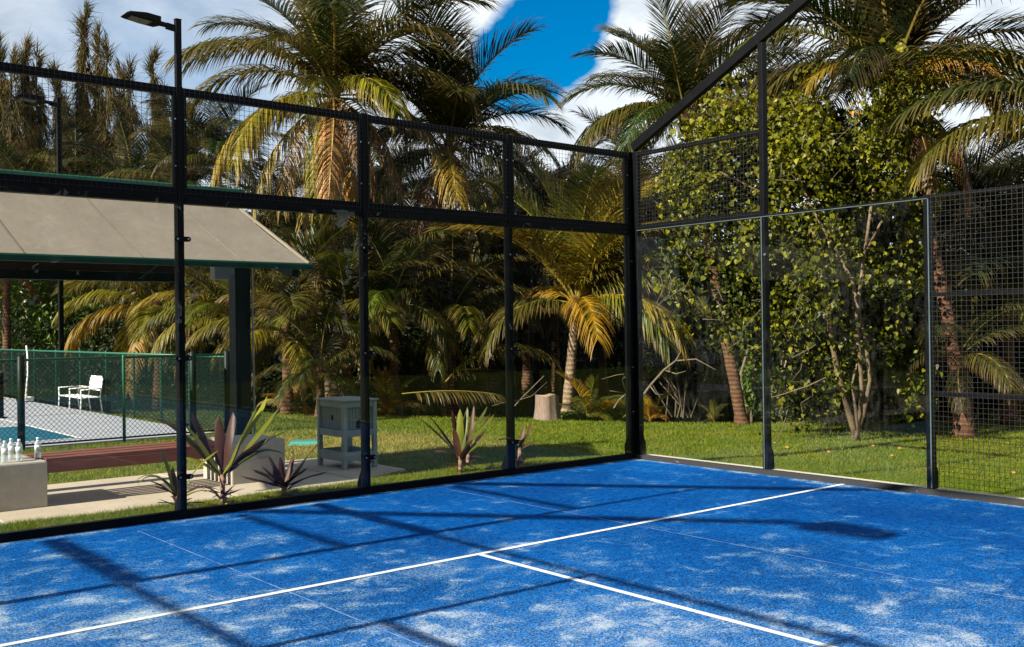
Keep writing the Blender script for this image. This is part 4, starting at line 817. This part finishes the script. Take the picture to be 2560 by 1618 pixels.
palm('young palm with orange tipped fronds under the pavilion roof', 26, [(400, 1000), (392, 770)], 0.13, 2.7, 12, 11, [GREEN, OLIVE, LIME, YEL], lo=0.5, hi=6, extra=[(182, 3, 2.6, YEL), (190, 4, 2.6, YEL), (176, 5, 2.6, GOLD), (330, 5, 2.4, LIME), (300, 6, 2.5, OLIVE), (250, 7, 2.4, TAN), (10, 2, 2.8, OLIVE)])
palm('yellow young palm left of the pavilion column', 24.5, [(585, 1005), (580, 800)], 0.13, 2.5, 12, 12, [GREEN, OLIVE, LIME, YEL, OLIVE], lo=1, hi=6.2, extra=[(180, 3, 2.5, YEL), (186, 4, 2.4, LIME), (170, 2, 2.6, LIME), (200, 5, 2.3, YEL), (178, 5, 2.2, TAN), (310, 7, 2.0, TAN)])
palm('olive young palm right of the pavilion column', 23, [(720, 1010), (715, 830)], 0.13, 2.6, 16, 13, [GREEN, OLIVE, OLIVE, LIME, YEL], lo=0.6, hi=6)
palm('young palm with bright lit fronds above the wooden hutch', 23.5, [(865, 1010), (870, 800)], 0.12, 2.4, 15, 14, [GREEN, OLIVE, LIME, OLIVE, YEL], lo=0.8, hi=6)
palm('green young palm between the hutch and the second tall palm', 24, [(985, 1010), (985, 770)], 0.13, 2.7, 16, 15, [DARK, GREEN, OLIVE, LIME, OLIVE], lo=0.6, hi=6)
palm('low green palm leaning over the pond near the middle post', 25, [(1135, 1000), (1125, 805)], 0.13, 2.6, 15, 16, [DARK, GREEN, GREEN, LIME, OLIVE], lo=1, hi=6, extra=[(0, 3, 2.6, LIME), (200, 2, 2.6, LIME)])
palm('dark low palm at the pond edge behind the hutch', 22, [(800, 1020), (800, 930)], 0.10, 1.7, 13, 17, [DARK, GREEN, GREEN], lo=1.2, hi=6)
palm('dark palm at the left edge under the pavilion roof', 30, [(20, 990), (15, 760), (20, 650)], 0.13, 2.8, 14, 18, [DARK, GREEN, OLIVE, BROWN], lo=2, hi=7)
for i, (px, py, D, lab) in enumerate([(60, 470, 37, 'far palm crown above the roof at the left edge'), (190, 460, 39, 'far palm crown above the roof below the tallest casuarina'), (330, 475, 36, 'far palm crown above the roof left of the lamp post'), (455, 490, 34, 'far palm crown above the roof right of the lamp post'), (545, 400, 33, 'dark far palm between the lamp post and the tallest palm'), (680, 560, 31, 'far palm low behind the tallest palm'), (950, 520, 33, 'far palm between the two tall palms'), (1230, 560, 34, 'far palm right of the second tall palm, below the rail'), (1960, 330, 24, 'dark palm crown between the vine tree and the right palm'), (2480, 520, 27, 'far dark palm low behind the right palm')]):
    palm(lab, D, [(px+10, 960), (px+6, py+150), (px, py)], 0.14, 2.8, 17, 30+i, [DARK, GREEN, OLIVE, GREEN, OLIVE], lo=1, hi=6, base_z=-0.3)

for i, (px, py, D, L, lab) in enumerate([(620, 700, 30, 3.2, 'dark palm behind the pavilion column'), (760, 690, 29, 3.2, 'dark palm low behind the tallest palm trunk'), (880, 660, 31, 3.4, 'dark palm between the tallest palm and the second post'), (1010, 650, 30, 3.3, 'dark palm left of the second tall palm'), (1200, 690, 29, 3.0, 'dark palm behind the middle post'), (1310, 640, 32, 3.3, 'dark palm left of the small golden palm'), (1500, 690, 30, 3.2, 'dark palm behind the corner post'), (1660, 640, 30, 3.2, 'dark palm right of the corner post'), (470, 700, 31, 3.0, 'dark palm under the pavilion eave'), (2350, 620, 25, 3.2, 'dark palm behind the mesh post at the right'), (2540, 640, 23, 3.2, 'dark palm at the right edge behind the mesh'), (2120, 520, 23, 3.0, 'dark palm hidden behind the vine tree')]):
    palm(lab, D, [(px+8, 990), (px+4, py+120), (px, py)], 0.13, L, 20, 60+i, [DARK, DARK, GREEN, DARK, OLIVE] if i % 3 else [DARK, GREEN, OLIVE, LIME, OLIVE], lo=1, hi=6.6, base_z=-0.4, group='dark palms behind the pond edge')
def seedling(label, px, py, L, n, seed, pal, lo=0.5, hi=4):
    p = gnd(px, py); rng = random.Random(seed); t = empty('palm_seedling', (p[0], p[1], ground_z(p[0])-0.06)); tag(t, label, 'palm', 'palm seedlings on the pond edge')
    for i in range(n): add_frond(t, (0, 0, 0.02), i*137.5+seed*50, int(lo+(hi-lo)*i/max(1, n-1)), L*rng.uniform(0.7, 1.1), pal[i % len(pal)], rng)
seedling('palm seedling with orange dry fronds left of the hutch', 735, 1032, 0.95, 9, 1, [GOLD, OLIVE, TAN, DARK])
seedling('yellow fan of dry fronds right behind the hutch', 972, 1034, 1.0, 9, 2, [GOLD, YEL, OLIVE, TAN])
seedling('palm seedling with green fan beside the golden palm', 1470, 1042, 1.1, 10, 3, [OLIVE, LIME, GREEN, GOLD])
seedling('orange tipped seedling right of the corner post', 1625, 1050, 0.8, 8, 4, [GOLD, OLIVE, YEL])
seedling('small green seedling at the lawn edge near the leaning trunk', 1785, 1052, 0.5, 6, 5, [LIME, GREEN])
seedling('dry orange seedling behind the mesh at the right edge', 2540, 1050, 1.0, 9, 6, [GOLD, BROWN, DARK])
seedling('leafy seedling below the vine tree', 2290, 1050, 0.9, 9, 7, [GREEN, OLIVE, GOLD])
def fallen_frond(label, a, b, D, idx, col, seed):
    p = at(*a, D); q = at(*b, D); d = q-p; t = bpy.data.objects.new('fallen_frond', FLAT if idx < 0 else FRONDS[idx][seed % 3]); COL.objects.link(t); t.location = p; t.rotation_euler = (0, 0, math.atan2(d[1], d[0])); s = np.linalg.norm(d)*1.15; t.scale = (s, s, s); t.color = (*col, 1); tag(t, label, 'frond', 'fallen fronds at the pond edge')
fallen_frond('dead palm frond lying level at the pond edge behind the middle glass', (1005, 985), (1215, 985), 21.5, -1, (0.075, 0.058, 0.010), 1)
fallen_frond('arching palm frond hanging over the water near the middle post', (1110, 960), (1370, 955), 24.0, 3, OLIVE, 2)
fallen_frond('pale broken frond hanging over the water left of the stump', (1080, 930), (1270, 930), 25.0, -1, OLIVE, 0)

# ------------------------------------------------------------------ bushes between palms
MID = [(620, 930, 26, 1.7, 1.0, 0.9, 'dark bush behind the pavilion column'), (740, 905, 27, 1.9, 1.0, 1.2, 'dark bush behind the hutch, left side'), (900, 900, 27, 1.9, 1.0, 1.2, 'dark bush behind the hutch, right side'), (1040, 890, 29, 1.9, 1.0, 1.3, 'dark bush under the second tall palm'), (1320, 850, 34, 2.4, 1.2, 1.5, 'dark bush over the water right of the middle post'), (2420, 900, 23, 1.8, 1.0, 1.2, 'dark bush behind the right mesh panel'), (2550, 850, 24, 1.8, 1.0, 1.5, 'dark bush at the right edge behind the mesh'), (2280, 900, 22.5, 1.5, 0.9, 1.3, 'dark bush behind the post of the mesh'), (2120, 860, 22, 1.6, 0.9, 1.6, 'dark bush behind the vine tree stems')]
for i, (px, py, D, a, b, c, lab) in enumerate(MID): bush(lab, [(px, py, D, a, b, c), (px+30, py+30, D-0.8, a*0.7, b*0.7, c*0.6)], 5000, 0.18, 300+i, stems=5, group='dark bushes along the pond')
bush('glossy green sea grape bush behind the fence at the left edge', [(40, 800, 31, 1.5, 1.0, 1.1), (110, 760, 31.5, 1.3, 1.0, 1.3)], 4200, 0.17, 401, M_BUSHL, group='leafy bushes behind the fence')
bush('leafy green bush behind the white garden bench', [(215, 800, 31, 1.5, 1.0, 1.3), (180, 700, 32, 1.0, 1.0, 1.6)], 4200, 0.17, 402, M_BUSHL, group='leafy bushes behind the fence')
bush('dark leafy bush behind the fence left of the golden fronds', [(310, 850, 29.5, 1.5, 1.0, 0.9), (330, 930, 28.5, 1.6, 0.9, 0.9)], 3600, 0.15, 403, M_BUSH, group='leafy bushes behind the fence')
bush('low dark bush behind the far fence under the lamp post', [(120, 930, 30, 2.4, 0.9, 0.8), (260, 950, 29, 2.0, 0.9, 0.7)], 3600, 0.15, 404, M_BUSH, group='leafy bushes behind the fence')
bush('bright green bush beside the leaning brown palm trunk', [(1900, 960, DC+0.9, 0.42, 0.4, 0.62), (1885, 850, DC+1.0, 0.36, 0.4, 0.5), (1930, 1015, DC+0.6, 0.5, 0.4, 0.25)], 2600, 0.11, 405, M_BUSHL, name='leafy_bush', group='bushes at the lawn edge', stems=4, zmin=ground_z(5)-0.05)
bush('twiggy bush overhanging the pond right of the corner post', [(1700, 850, DC+4, 1.0, 0.8, 0.55), (1640, 900, DC+4, 0.7, 0.6, 0.35), (1770, 890, DC+3.5, 0.6, 0.6, 0.4)], 2600, 0.10, 406, M_BUSH, name='leafy_bush', group='bushes at the lawn edge', stems=16, stem_r=0.016)
bush('low dark shrub at the foot of the golden palm', [(1510, 1020, DE-0.3, 0.65, 0.4, 0.24), (1430, 1040, DE-0.6, 0.4, 0.3, 0.12)], 1100, 0.13, 407, M_BUSHL, name='leafy_bush', group='bushes at the lawn edge', stems=4, stem_r=0.01)

def branchy(name, label, chains, D, r, mat, cat, group=None):
    b = at(*chains[0][0], D); t = empty(name, b); tag(t, label, cat, group)
    for k, ch in enumerate(chains):
        pts = [Vector(at(x, y, D+0.25*math.sin(i*1.7+k))-b) for i, (x, y) in enumerate(ch)]; m = len(pts); MB().tube(pts, [r*(1-0.7*i/m)*(1 if k == 0 else 0.55) for i in range(m)], 7).build('limb' if k == 0 else 'twig', mat, t)
branchy('dead_branch', 'bare grey branch rising from the pond edge right of the corner post', [[(1600, 1000), (1625, 965), (1660, 925), (1690, 902), (1702, 880), (1698, 850)], [(1690, 902), (1740, 898), (1790, 925)], [(1660, 925), (1690, 935), (1715, 928)], [(1625, 965), (1640, 985), (1680, 990)]], 21.5, 0.030, M_TWIG, 'branch', 'dead branches at the pond edge')
branchy('dead_branch', 'bare grey forked branch left of the corner post', [[(1535, 1020), (1548, 1000), (1566, 984), (1582, 972)], [(1566, 984), (1556, 950), (1560, 935), (1540, 938), (1505, 948)], [(1556, 950), (1570, 935)], [(1566, 984), (1525, 977)]], 21.0, 0.020, M_TWIG, 'branch', 'dead branches at the pond edge')
branchy('dead_branch', 'thin bare branches over the water left of the stump', [[(1270, 1035), (1300, 1000), (1340, 960), (1360, 940)], [(1300, 1000), (1265, 1005), (1230, 1015)], [(1300, 1000), (1330, 990), (1368, 955)], [(1280, 1020), (1240, 1000), (1225, 985)]], 23.0, 0.016, M_TWIG, 'branch', 'dead branches at the pond edge')

def stump():
    p = gnd(1369, 1046); t = empty('tree_stump', (p[0], p[1], ground_z(p[0])-0.05)); tag(t, 'weathered reddish tree stump at the lawn edge left of the golden palm', 'stump'); V = []; F = []; n = 28; rng = random.Random(5)
    for j, (z, r) in enumerate(((0, 0.30), (0.08, 0.275), (0.25, 0.255), (0.42, 0.245), (0.55, 0.24))):
        for k in range(n): a = 2*math.pi*k/n; rr = r*(1+0.07*math.sin(5*a+1)+0.05*math.sin(11*a)+0.02*rng.random()); V.append((rr*math.cos(a), rr*math.sin(a), z+(0.03*math.sin(3*a) if j == 4 else 0)))
    for j in range(4):
        for k in range(n): F.append((j*n+k, j*n+(k+1) % n, (j+1)*n+(k+1) % n, (j+1)*n+k))
    o = MB().add(V, F, True).build('bark', M_STUMP, t); MB().add(V[-n:], [tuple(range(n))]).build('cut_top', M_TRUNK, t)
    rg = np.random.default_rng(3); pos = np.array([[0.12+0.22*rg.random(), -0.30+0.2*rg.random(), 0.05+0.25*rg.random()] for _ in range(14)])
stump()

# ------------------------------------------------------------------ vine-covered tree
def vine_tree():
    base = gnd(2139, 1098); D0 = float(np.dot(base-CAM, FW)); t = empty('vine_covered_tree', (base[0], base[1], ground_z(base[0])-0.05)); tag(t, 'leafy multi-stemmed tree smothered in bright heart-leaved vine behind the side glass', 'tree'); org = np.array(t.location)
    E = [(2030, 400, 0.2, 2.0, 1.0, 0.95), (1850, 470, 0.3, 1.25, 0.9, 1.15), (2180, 560, 0.3, 1.05, 0.9, 1.2), (1980, 640, 0.0, 1.6, 0.9, 1.0), (1745, 420, 0.5, 0.62, 0.6, 0.85), (1730, 640, 0.8, 0.7, 0.6, 0.95), (2060, 820, 0.3, 1.25, 0.8, 0.95), (2230, 800, 0.6, 0.55, 0.6, 0.9), (1870, 780, 0.5, 0.8, 0.7, 0.9), (2050, 950, 0.5, 1.3, 0.6, 0.6), (2230, 950, 0.5, 0.6, 0.5, 0.55), (2150, 900, -0.3, 0.6, 0.4, 0.5), (1980, 1010, 0.6, 0.8, 0.4, 0.25), (2080, 700, -0.5, 0.9, 0.5, 0.7), (2240, 300, 0.2, 0.65, 0.5, 0.45), (2060, 285, 0.4, 1.0, 0.5, 0.35), (1830, 300, 0.5, 0.5, 0.4, 0.35)]
    big = [(at(x, y, D0+dd), (a, b, c)) for x, y, dd, a, b, c in E]; rg = np.random.default_rng(12); cp, _ = ellipsoid_points(rg, big, 105, 0.6); ells = []
    for q in cp:                                               # hanging curtains and tufts with gaps between them
        if q[2] < base[2]+0.25: continue
        f = (q[2]-base[2])/5.2; r = rg.uniform(0.22, 0.46)*(0.75+0.45*f); ells.append((q, (r*rg.uniform(0.8, 1.3), r*0.9, r*rg.uniform(1.0, 2.1))))
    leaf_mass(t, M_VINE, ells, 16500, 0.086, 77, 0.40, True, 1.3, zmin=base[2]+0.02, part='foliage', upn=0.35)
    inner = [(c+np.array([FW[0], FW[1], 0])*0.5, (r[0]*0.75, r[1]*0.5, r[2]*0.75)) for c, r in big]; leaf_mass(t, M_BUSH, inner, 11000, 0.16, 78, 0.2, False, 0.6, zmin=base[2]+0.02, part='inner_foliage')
    # the leaves that show largest, each a part of its own
    rng = np.random.default_rng(79); p, o = ellipsoid_points(rng, ells, 6000, 1.0); keep = (np.dot(o, -FW) > 0.15) & (p[:, 2] > base[2]+0.3); p = p[keep][:300]; o = o[keep][:300]
    V, F, lv = leaf_arrays(np.zeros((1, 3)), np.array([[0, 0, 1.]]), np.array([[0, 1., 0]]), np.array([1.0]), rng, True, np.array([0.5])); variants = []
    for v in (0.15, 0.4, 0.65, 0.9, 0.99): me = mesh_np('leaf', V, F, {'lv': np.full(len(V), v)}); me.materials.append(M_VINE); variants.append(me)
    rr = random.Random(8)
    for i in range(len(p)):
        ob = bpy.data.objects.new('leaf', variants[rr.choice((0, 1, 1, 2, 2, 2, 3, 3, 3, 4 if i % 20 == 0 else 2))]); COL.objects.link(ob); ob.parent = t; ob.location = Vector(p[i]+o[i]*0.05-org)
        nz = Vector(o[i])*0.8+Vector((rr.gauss(0, .4)-0.25, rr.gauss(0, .4), 0.35+rr.gauss(0, .3))); nz.normalize(); yv = Vector((rr.gauss(0, .5), rr.gauss(0, .5), -1.3)); yv = (yv-nz*yv.dot(nz)).normalized(); xv = yv.cross(nz); s = rr.uniform(0.07, 0.12)
        ob.rotation_euler = Matrix((xv, yv, nz)).transposed().to_euler(); ob.scale = (s, s, s)
    S = [[(2139, 1098), (2128, 1050), (2112, 1000), (2095, 930), (2080, 860), (2068, 780), (2055, 690), (2030, 560)], [(2150, 1095), (2150, 1040), (2155, 980), (2150, 900), (2140, 800), (2160, 640), (2185, 470)], [(2145, 1096), (2160, 1030), (2175, 950), (2165, 860), (2130, 700), (2030, 520), (1990, 440)],
         [(2142, 1092), (2140, 1030), (2130, 960), (2150, 880)], [(2095, 930), (2020, 965), (1960, 985), (1905, 1000)], [(2160, 640), (2200, 560), (2240, 510)], [(2030, 560), (1950, 500), (1880, 470), (1800, 430)], [(2030, 560), (2045, 480), (2030, 400)]]
    R = [0.058, 0.045, 0.040, 0.028, 0.012, 0.022, 0.022, 0.018]
    for k, ch in enumerate(S):
        pts = [Vector(at(x, y, D0+(0.12*math.sin(i+k))-(0.35 if k < 4 and i > 0 else 0)*min(1, i/3))-org) for i, (x, y) in enumerate(ch)]
        if k < 4: pts[0] = Vector((0.06*math.cos(k*1.7), 0.06*math.sin(k*1.7), 0))
        m = len(pts); MB().tube(pts, [R[k]*(1-0.55*i/m)*(1+0.12*math.sin(2.3*i)) for i in range(m)], 8).build('stem', M_BARK, t)
    rr = random.Random(21)
    for k in range(26):                                        # loose vine runners
        e = E[rr.randrange(len(E))]; a = (e[0]+rr.uniform(-90, 90), e[1]+rr.uniform(-60, 60)); pts = [Vector(at(a[0]+rr.uniform(-14, 14)*j, a[1]+j*rr.uniform(10, 32), D0+e[2]-e[4]*1.02)-org) for j in range(5)]
        MB().tube(pts, 0.006, 4).build('vine_runner', M_TWIG, t)
vine_tree()

# ------------------------------------------------------------------ ti plants along the glass
def strap_leaf(t, L, W, az, e0, e1, mat, seed, origin=(0, 0, 0), twist=0.3):
    L *= 1.06 if L > 0.4 else 1.0
    r = random.Random(seed); n = 9; p = Vector(origin); V = []; F = []; a = AZ0+math.radians(az)
    for i in range(n+1):
        u = i/n; e = math.radians(e0+(e1-e0)*u**1.6); d = Vector((math.cos(a)*math.cos(e), math.sin(a)*math.cos(e), math.sin(e))); sd = Vector((-math.sin(a), math.cos(a), 0)); up = d.cross(sd)*-1; tw = twist*math.sin(2.5*u+seed)*u
        s2 = sd*math.cos(tw)+up*math.sin(tw); w = W*(0.22+0.78*math.sin(math.pi*min(1, 0.10+0.80*u**0.85))) if u < 0.97 else 0.004
        if u < 0.15: w = W*(0.22+0.5*u)
        f = 0.22*w*(1+0.4*math.sin(8*u+seed)); V += [p-s2*w/2+up*f, p, p+s2*w/2+up*f]; p = p+d*(L/n)
    for i in range(n): b = i*3; F += [(b, b+1, b+4, b+3), (b+1, b+2, b+5, b+4)]
    me = mesh_np('leaf', [tuple(v) for v in V], F, {'lv': np.full(len(V), r.random())}, smooth=True); return link('leaf', me, mat, t)
def ti_plant(label, x, y, stem_h, leaves, seed, dry=5, wid=0.115, lean=(0, 0)):
    t = empty('ti_plant', (x, y, -0.03)); tag(t, label, 'plant', 'ti plants in the strip behind the glass'); rng = random.Random(seed); top = Vector((lean[0], lean[1], stem_h))
    if stem_h > 0.02: MB().tube([(0, 0, 0), Vector((lean[0]*0.5, lean[1]*0.5, stem_h*0.5)), top], [0.030, 0.026, 0.024], 8).build('stem', M_TIS, t)
    for i, (az, e0, e1, L, k) in enumerate(leaves): strap_leaf(t, L, wid*rng.uniform(0.85, 1.15), az, e0, e1, (M_TI, M_TID)[k], seed*40+i, top-Vector((0, 0, 0.06*rng.random())))
    for i in range(dry): strap_leaf(t, rng.uniform(0.14, 0.28), 0.035, rng.uniform(0, 360), rng.uniform(0, 60), rng.uniform(-80, 20), M_TID, seed*77+i, (0, 0, rng.uniform(0.03, 0.16)))
ti_plant('largest ti plant with long arching striped leaves in front of the concrete block', -5.52, 0.42, 0.34, [(182, 58, 14, 0.88, 1), (176, 52, 28, 0.80, 0), (186, 64, 40, 0.62, 0), (168, 66, 60, 0.70, 1), (120, 80, 70, 0.56, 1), (60, 82, 66, 0.62, 1), (18, 62, 56, 0.84, 0), (5, 54, 44, 0.92, 0), (-4, 48, 12, 0.80, 0), (-10, 44, -38, 0.72, 0), (8, 66, 60, 0.74, 0), (345, 50, 16, 0.60, 1), (192, 46, -12, 0.46, 0)], 1, 14, 0.13)
ti_plant('bright yellow-green ti plant leaning left of the third post', -6.02, 0.30, 0.20, [(185, 70, -75, 0.55, 0), (178, 60, -85, 0.5, 0), (170, 74, 66, 0.5, 0), (30, 62, 20, 0.55, 0), (200, 52, 5, 0.34, 1), (190, 40, -15, 0.30, 1), (20, 40, -40, 0.35, 1), (150, 80, 70, 0.34, 1), (10, 30, -50, 0.4, 0)], 2, 9, 0.055)
ti_plant('short dark maroon ti plant with broad leaves beside the block', -4.80, 0.52, 0.16, [(170, 38, 5, 0.40, 1), (185, 20, 8, 0.44, 1), (150, 62, 40, 0.36, 1), (120, 76, 60, 0.34, 1), (60, 66, 52, 0.36, 1), (20, 52, 48, 0.58, 1), (0, 24, 6, 0.46, 1), (340, 40, 20, 0.34, 1), (250, 60, 40, 0.30, 1), (200, 55, 30, 0.34, 1)], 3, 10, 0.085)
ti_plant('green and bronze ti plant between the first two posts', -2.50, 0.50, 0.24, [(178, 50, 30, 0.66, 0), (168, 58, 40, 0.60, 1), (130, 78, 70, 0.56, 1), (90, 86, 78, 0.58, 0), (60, 78, 66, 0.58, 0), (20, 66, 48, 0.66, 0), (5, 56, 40, 0.62, 0), (-5, 48, 25, 0.58, 0), (250, 72, 55, 0.42, 1), (30, 40, 50, 0.40, 0), (200, 40, -20, 0.36, 1), (300, 50, 30, 0.32, 1)], 4, 10, 0.085)
ti_plant('shaded dark ti plant standing behind the bronze one', -2.02, 0.98, 0.20, [(175, 70, 60, 0.5, 1), (20, 66, 50, 0.6, 1), (60, 80, 70, 0.62, 1), (0, 60, 40, 0.4, 1), (120, 78, 60, 0.45, 1)], 5, 4, 0.08)
ti_plant('thin half-withered ti plant nearest the corner post', -1.74, 0.30, 0.30, [(160, 70, 50, 0.36, 1), (20, 62, 70, 0.34, 1), (190, 60, -70, 0.40, 0), (0, 50, -40, 0.34, 1), (60, 76, 60, 0.34, 1)], 6, 9, 0.07)

# ------------------------------------------------------------------ fallen leaves and grass
def fallen_leaves():
    R7 = [(320, 820), (440, 868), (680, 815), (1100, 962), (1285, 935), (1140, 1052), (610, 1012), (1355, 876), (1130, 850), (1490, 910), (880, 880), (1230, 905), (760, 905), (2310, 1080)]
    m = MB(); m.add([(0, 0, 0), (-0.45, 0.25, 0.10), (-0.35, 0.7, 0.12), (0, 1.0, 0.02), (0.35, 0.7, 0.12), (0.45, 0.25, 0.10)], [(0, 3, 2, 1), (0, 5, 4, 3)]); me = m.mesh('fallen_leaf'); me.materials.append(M_DRYLEAF); rr = random.Random(3)
    for x, y in R7:
        p = gnd(1840+x/3.344, 860+y/3.344, 0.01); o = bpy.data.objects.new('fallen_leaf', me); COL.objects.link(o); o.location = p; o.rotation_euler = (rr.uniform(-.5, .5), rr.uniform(-.5, .5), rr.uniform(0, 6.3)); s = rr.uniform(0.04, 0.075); o.scale = (s, s, s)
        tag(o, 'small dry yellow leaf lying on the lawn beyond the side wall', 'leaf', 'fallen leaves on the lawn')
fallen_leaves()

def grass():
    rng = np.random.default_rng(5); N = 900000; x = rng.uniform(-9.0, 22, N); y = rng.uniform(-9, 22, N); o = np.argsort([p[0] for p in BANK]); bx = np.array([p[0] for p in BANK])[o]; by = np.array([p[1] for p in BANK])[o]
    fx, fy = FW[0], FW[1]; D = (x-CAM[0])*fx+(y-CAM[1])*fy; lat = (x-CAM[0])*RT[0]+(y-CAM[1])*RT[1]; ok = (D > 5) & (np.abs(lat/D) < 0.53) & (y < np.interp(x, bx, by)+0.25)
    ok &= ~((x < 0.205) & (y < 0.075)); ok &= ~((x < -3.61) & (y > 0.82+0.05*np.sin(x*5)) & (y < 3.17)); ok &= ~((x < -2.73) & (x >= -3.61) & (y > 1.10+(x+3.61)*0.34) & (y < 3.12)); ok &= ~((x < -2.50) & (y > 7.5))
    ok &= rng.random(N) < np.clip(16.0/D, 0, 1)**1.3
    near = ok; x, y, D = x[near], y[near], D[near]
    # denser tufts in the strip behind the glass and next to the kerb
    M = 90000; xs = rng.uniform(-8.6, 0.3, M); ys = 0.085+rng.random(M)**0.8*0.75; xs2 = 0.21+rng.random(60000)*2.2; ys2 = rng.uniform(-6.5, 0.3, 60000)
    k2 = rng.random(M) < 0.9; x = np.concatenate([x, xs[k2], xs2]); y = np.concatenate([y, ys[k2], ys2]); n = len(x); z = np.array(-0.36*(1-np.exp(-np.maximum(0, x+1)/5)))-0.032
    strip = (y > 0.07) & (y < 0.85) & (x < 0.2); clump = 0.5+0.5*np.sin(x*3.1+np.sin(y*7))*np.sin(y*4.3+np.sin(x*2)); h = (0.030+0.026*rng.random(n))*(0.8+0.4*clump); h = np.where(strip, h*1.45, h); Dd = (x-CAM[0])*fx+(y-CAM[1])*fy
    w = 0.0032*np.clip(Dd/9, 0.9, 2.2)*(0.7+0.6*rng.random(n)); a = rng.random(n)*2*np.pi; b = rng.random(n)*2*np.pi; ln = h*(0.25+0.8*rng.random(n)); c = np.stack([x, y, z], 1); s = np.stack([np.cos(a)*w, np.sin(a)*w, np.zeros(n)], 1)
    tip = c+np.stack([np.cos(b)*ln, np.sin(b)*ln, h], 1); V = np.stack([c-s, c+s, tip], 1).reshape(-1, 3); F = np.arange(3*n).reshape(-1, 3); lv = np.repeat(rng.random(n), 3)
    o = link('grass', mesh_np('grass', V, F, {'lv': lv}), M_BLADE); tag(o, 'short yellow-green lawn grass around the courts', 'grass', kind='stuff')
    print('grass blades', n)
grass()

# put every thing's Empty at its own base
def recentre():
    bpy.context.view_layer.update()
    for o in list(COL.objects):
        if o.type != 'EMPTY' or o.parent is not None or o.location.length > 1e-6: continue
        kids = [c for c in o.children]; P = [c.matrix_world @ Vector(b) for c in kids for b in c.bound_box]
        if not P: continue
        lo = Vector([min(p[i] for p in P) for i in range(3)]); hi = Vector([max(p[i] for p in P) for i in range(3)]); c = Vector(((lo.x+hi.x)/2, (lo.y+hi.y)/2, lo.z)); o.location = c
        for k in kids: k.location = k.location-c
recentre()
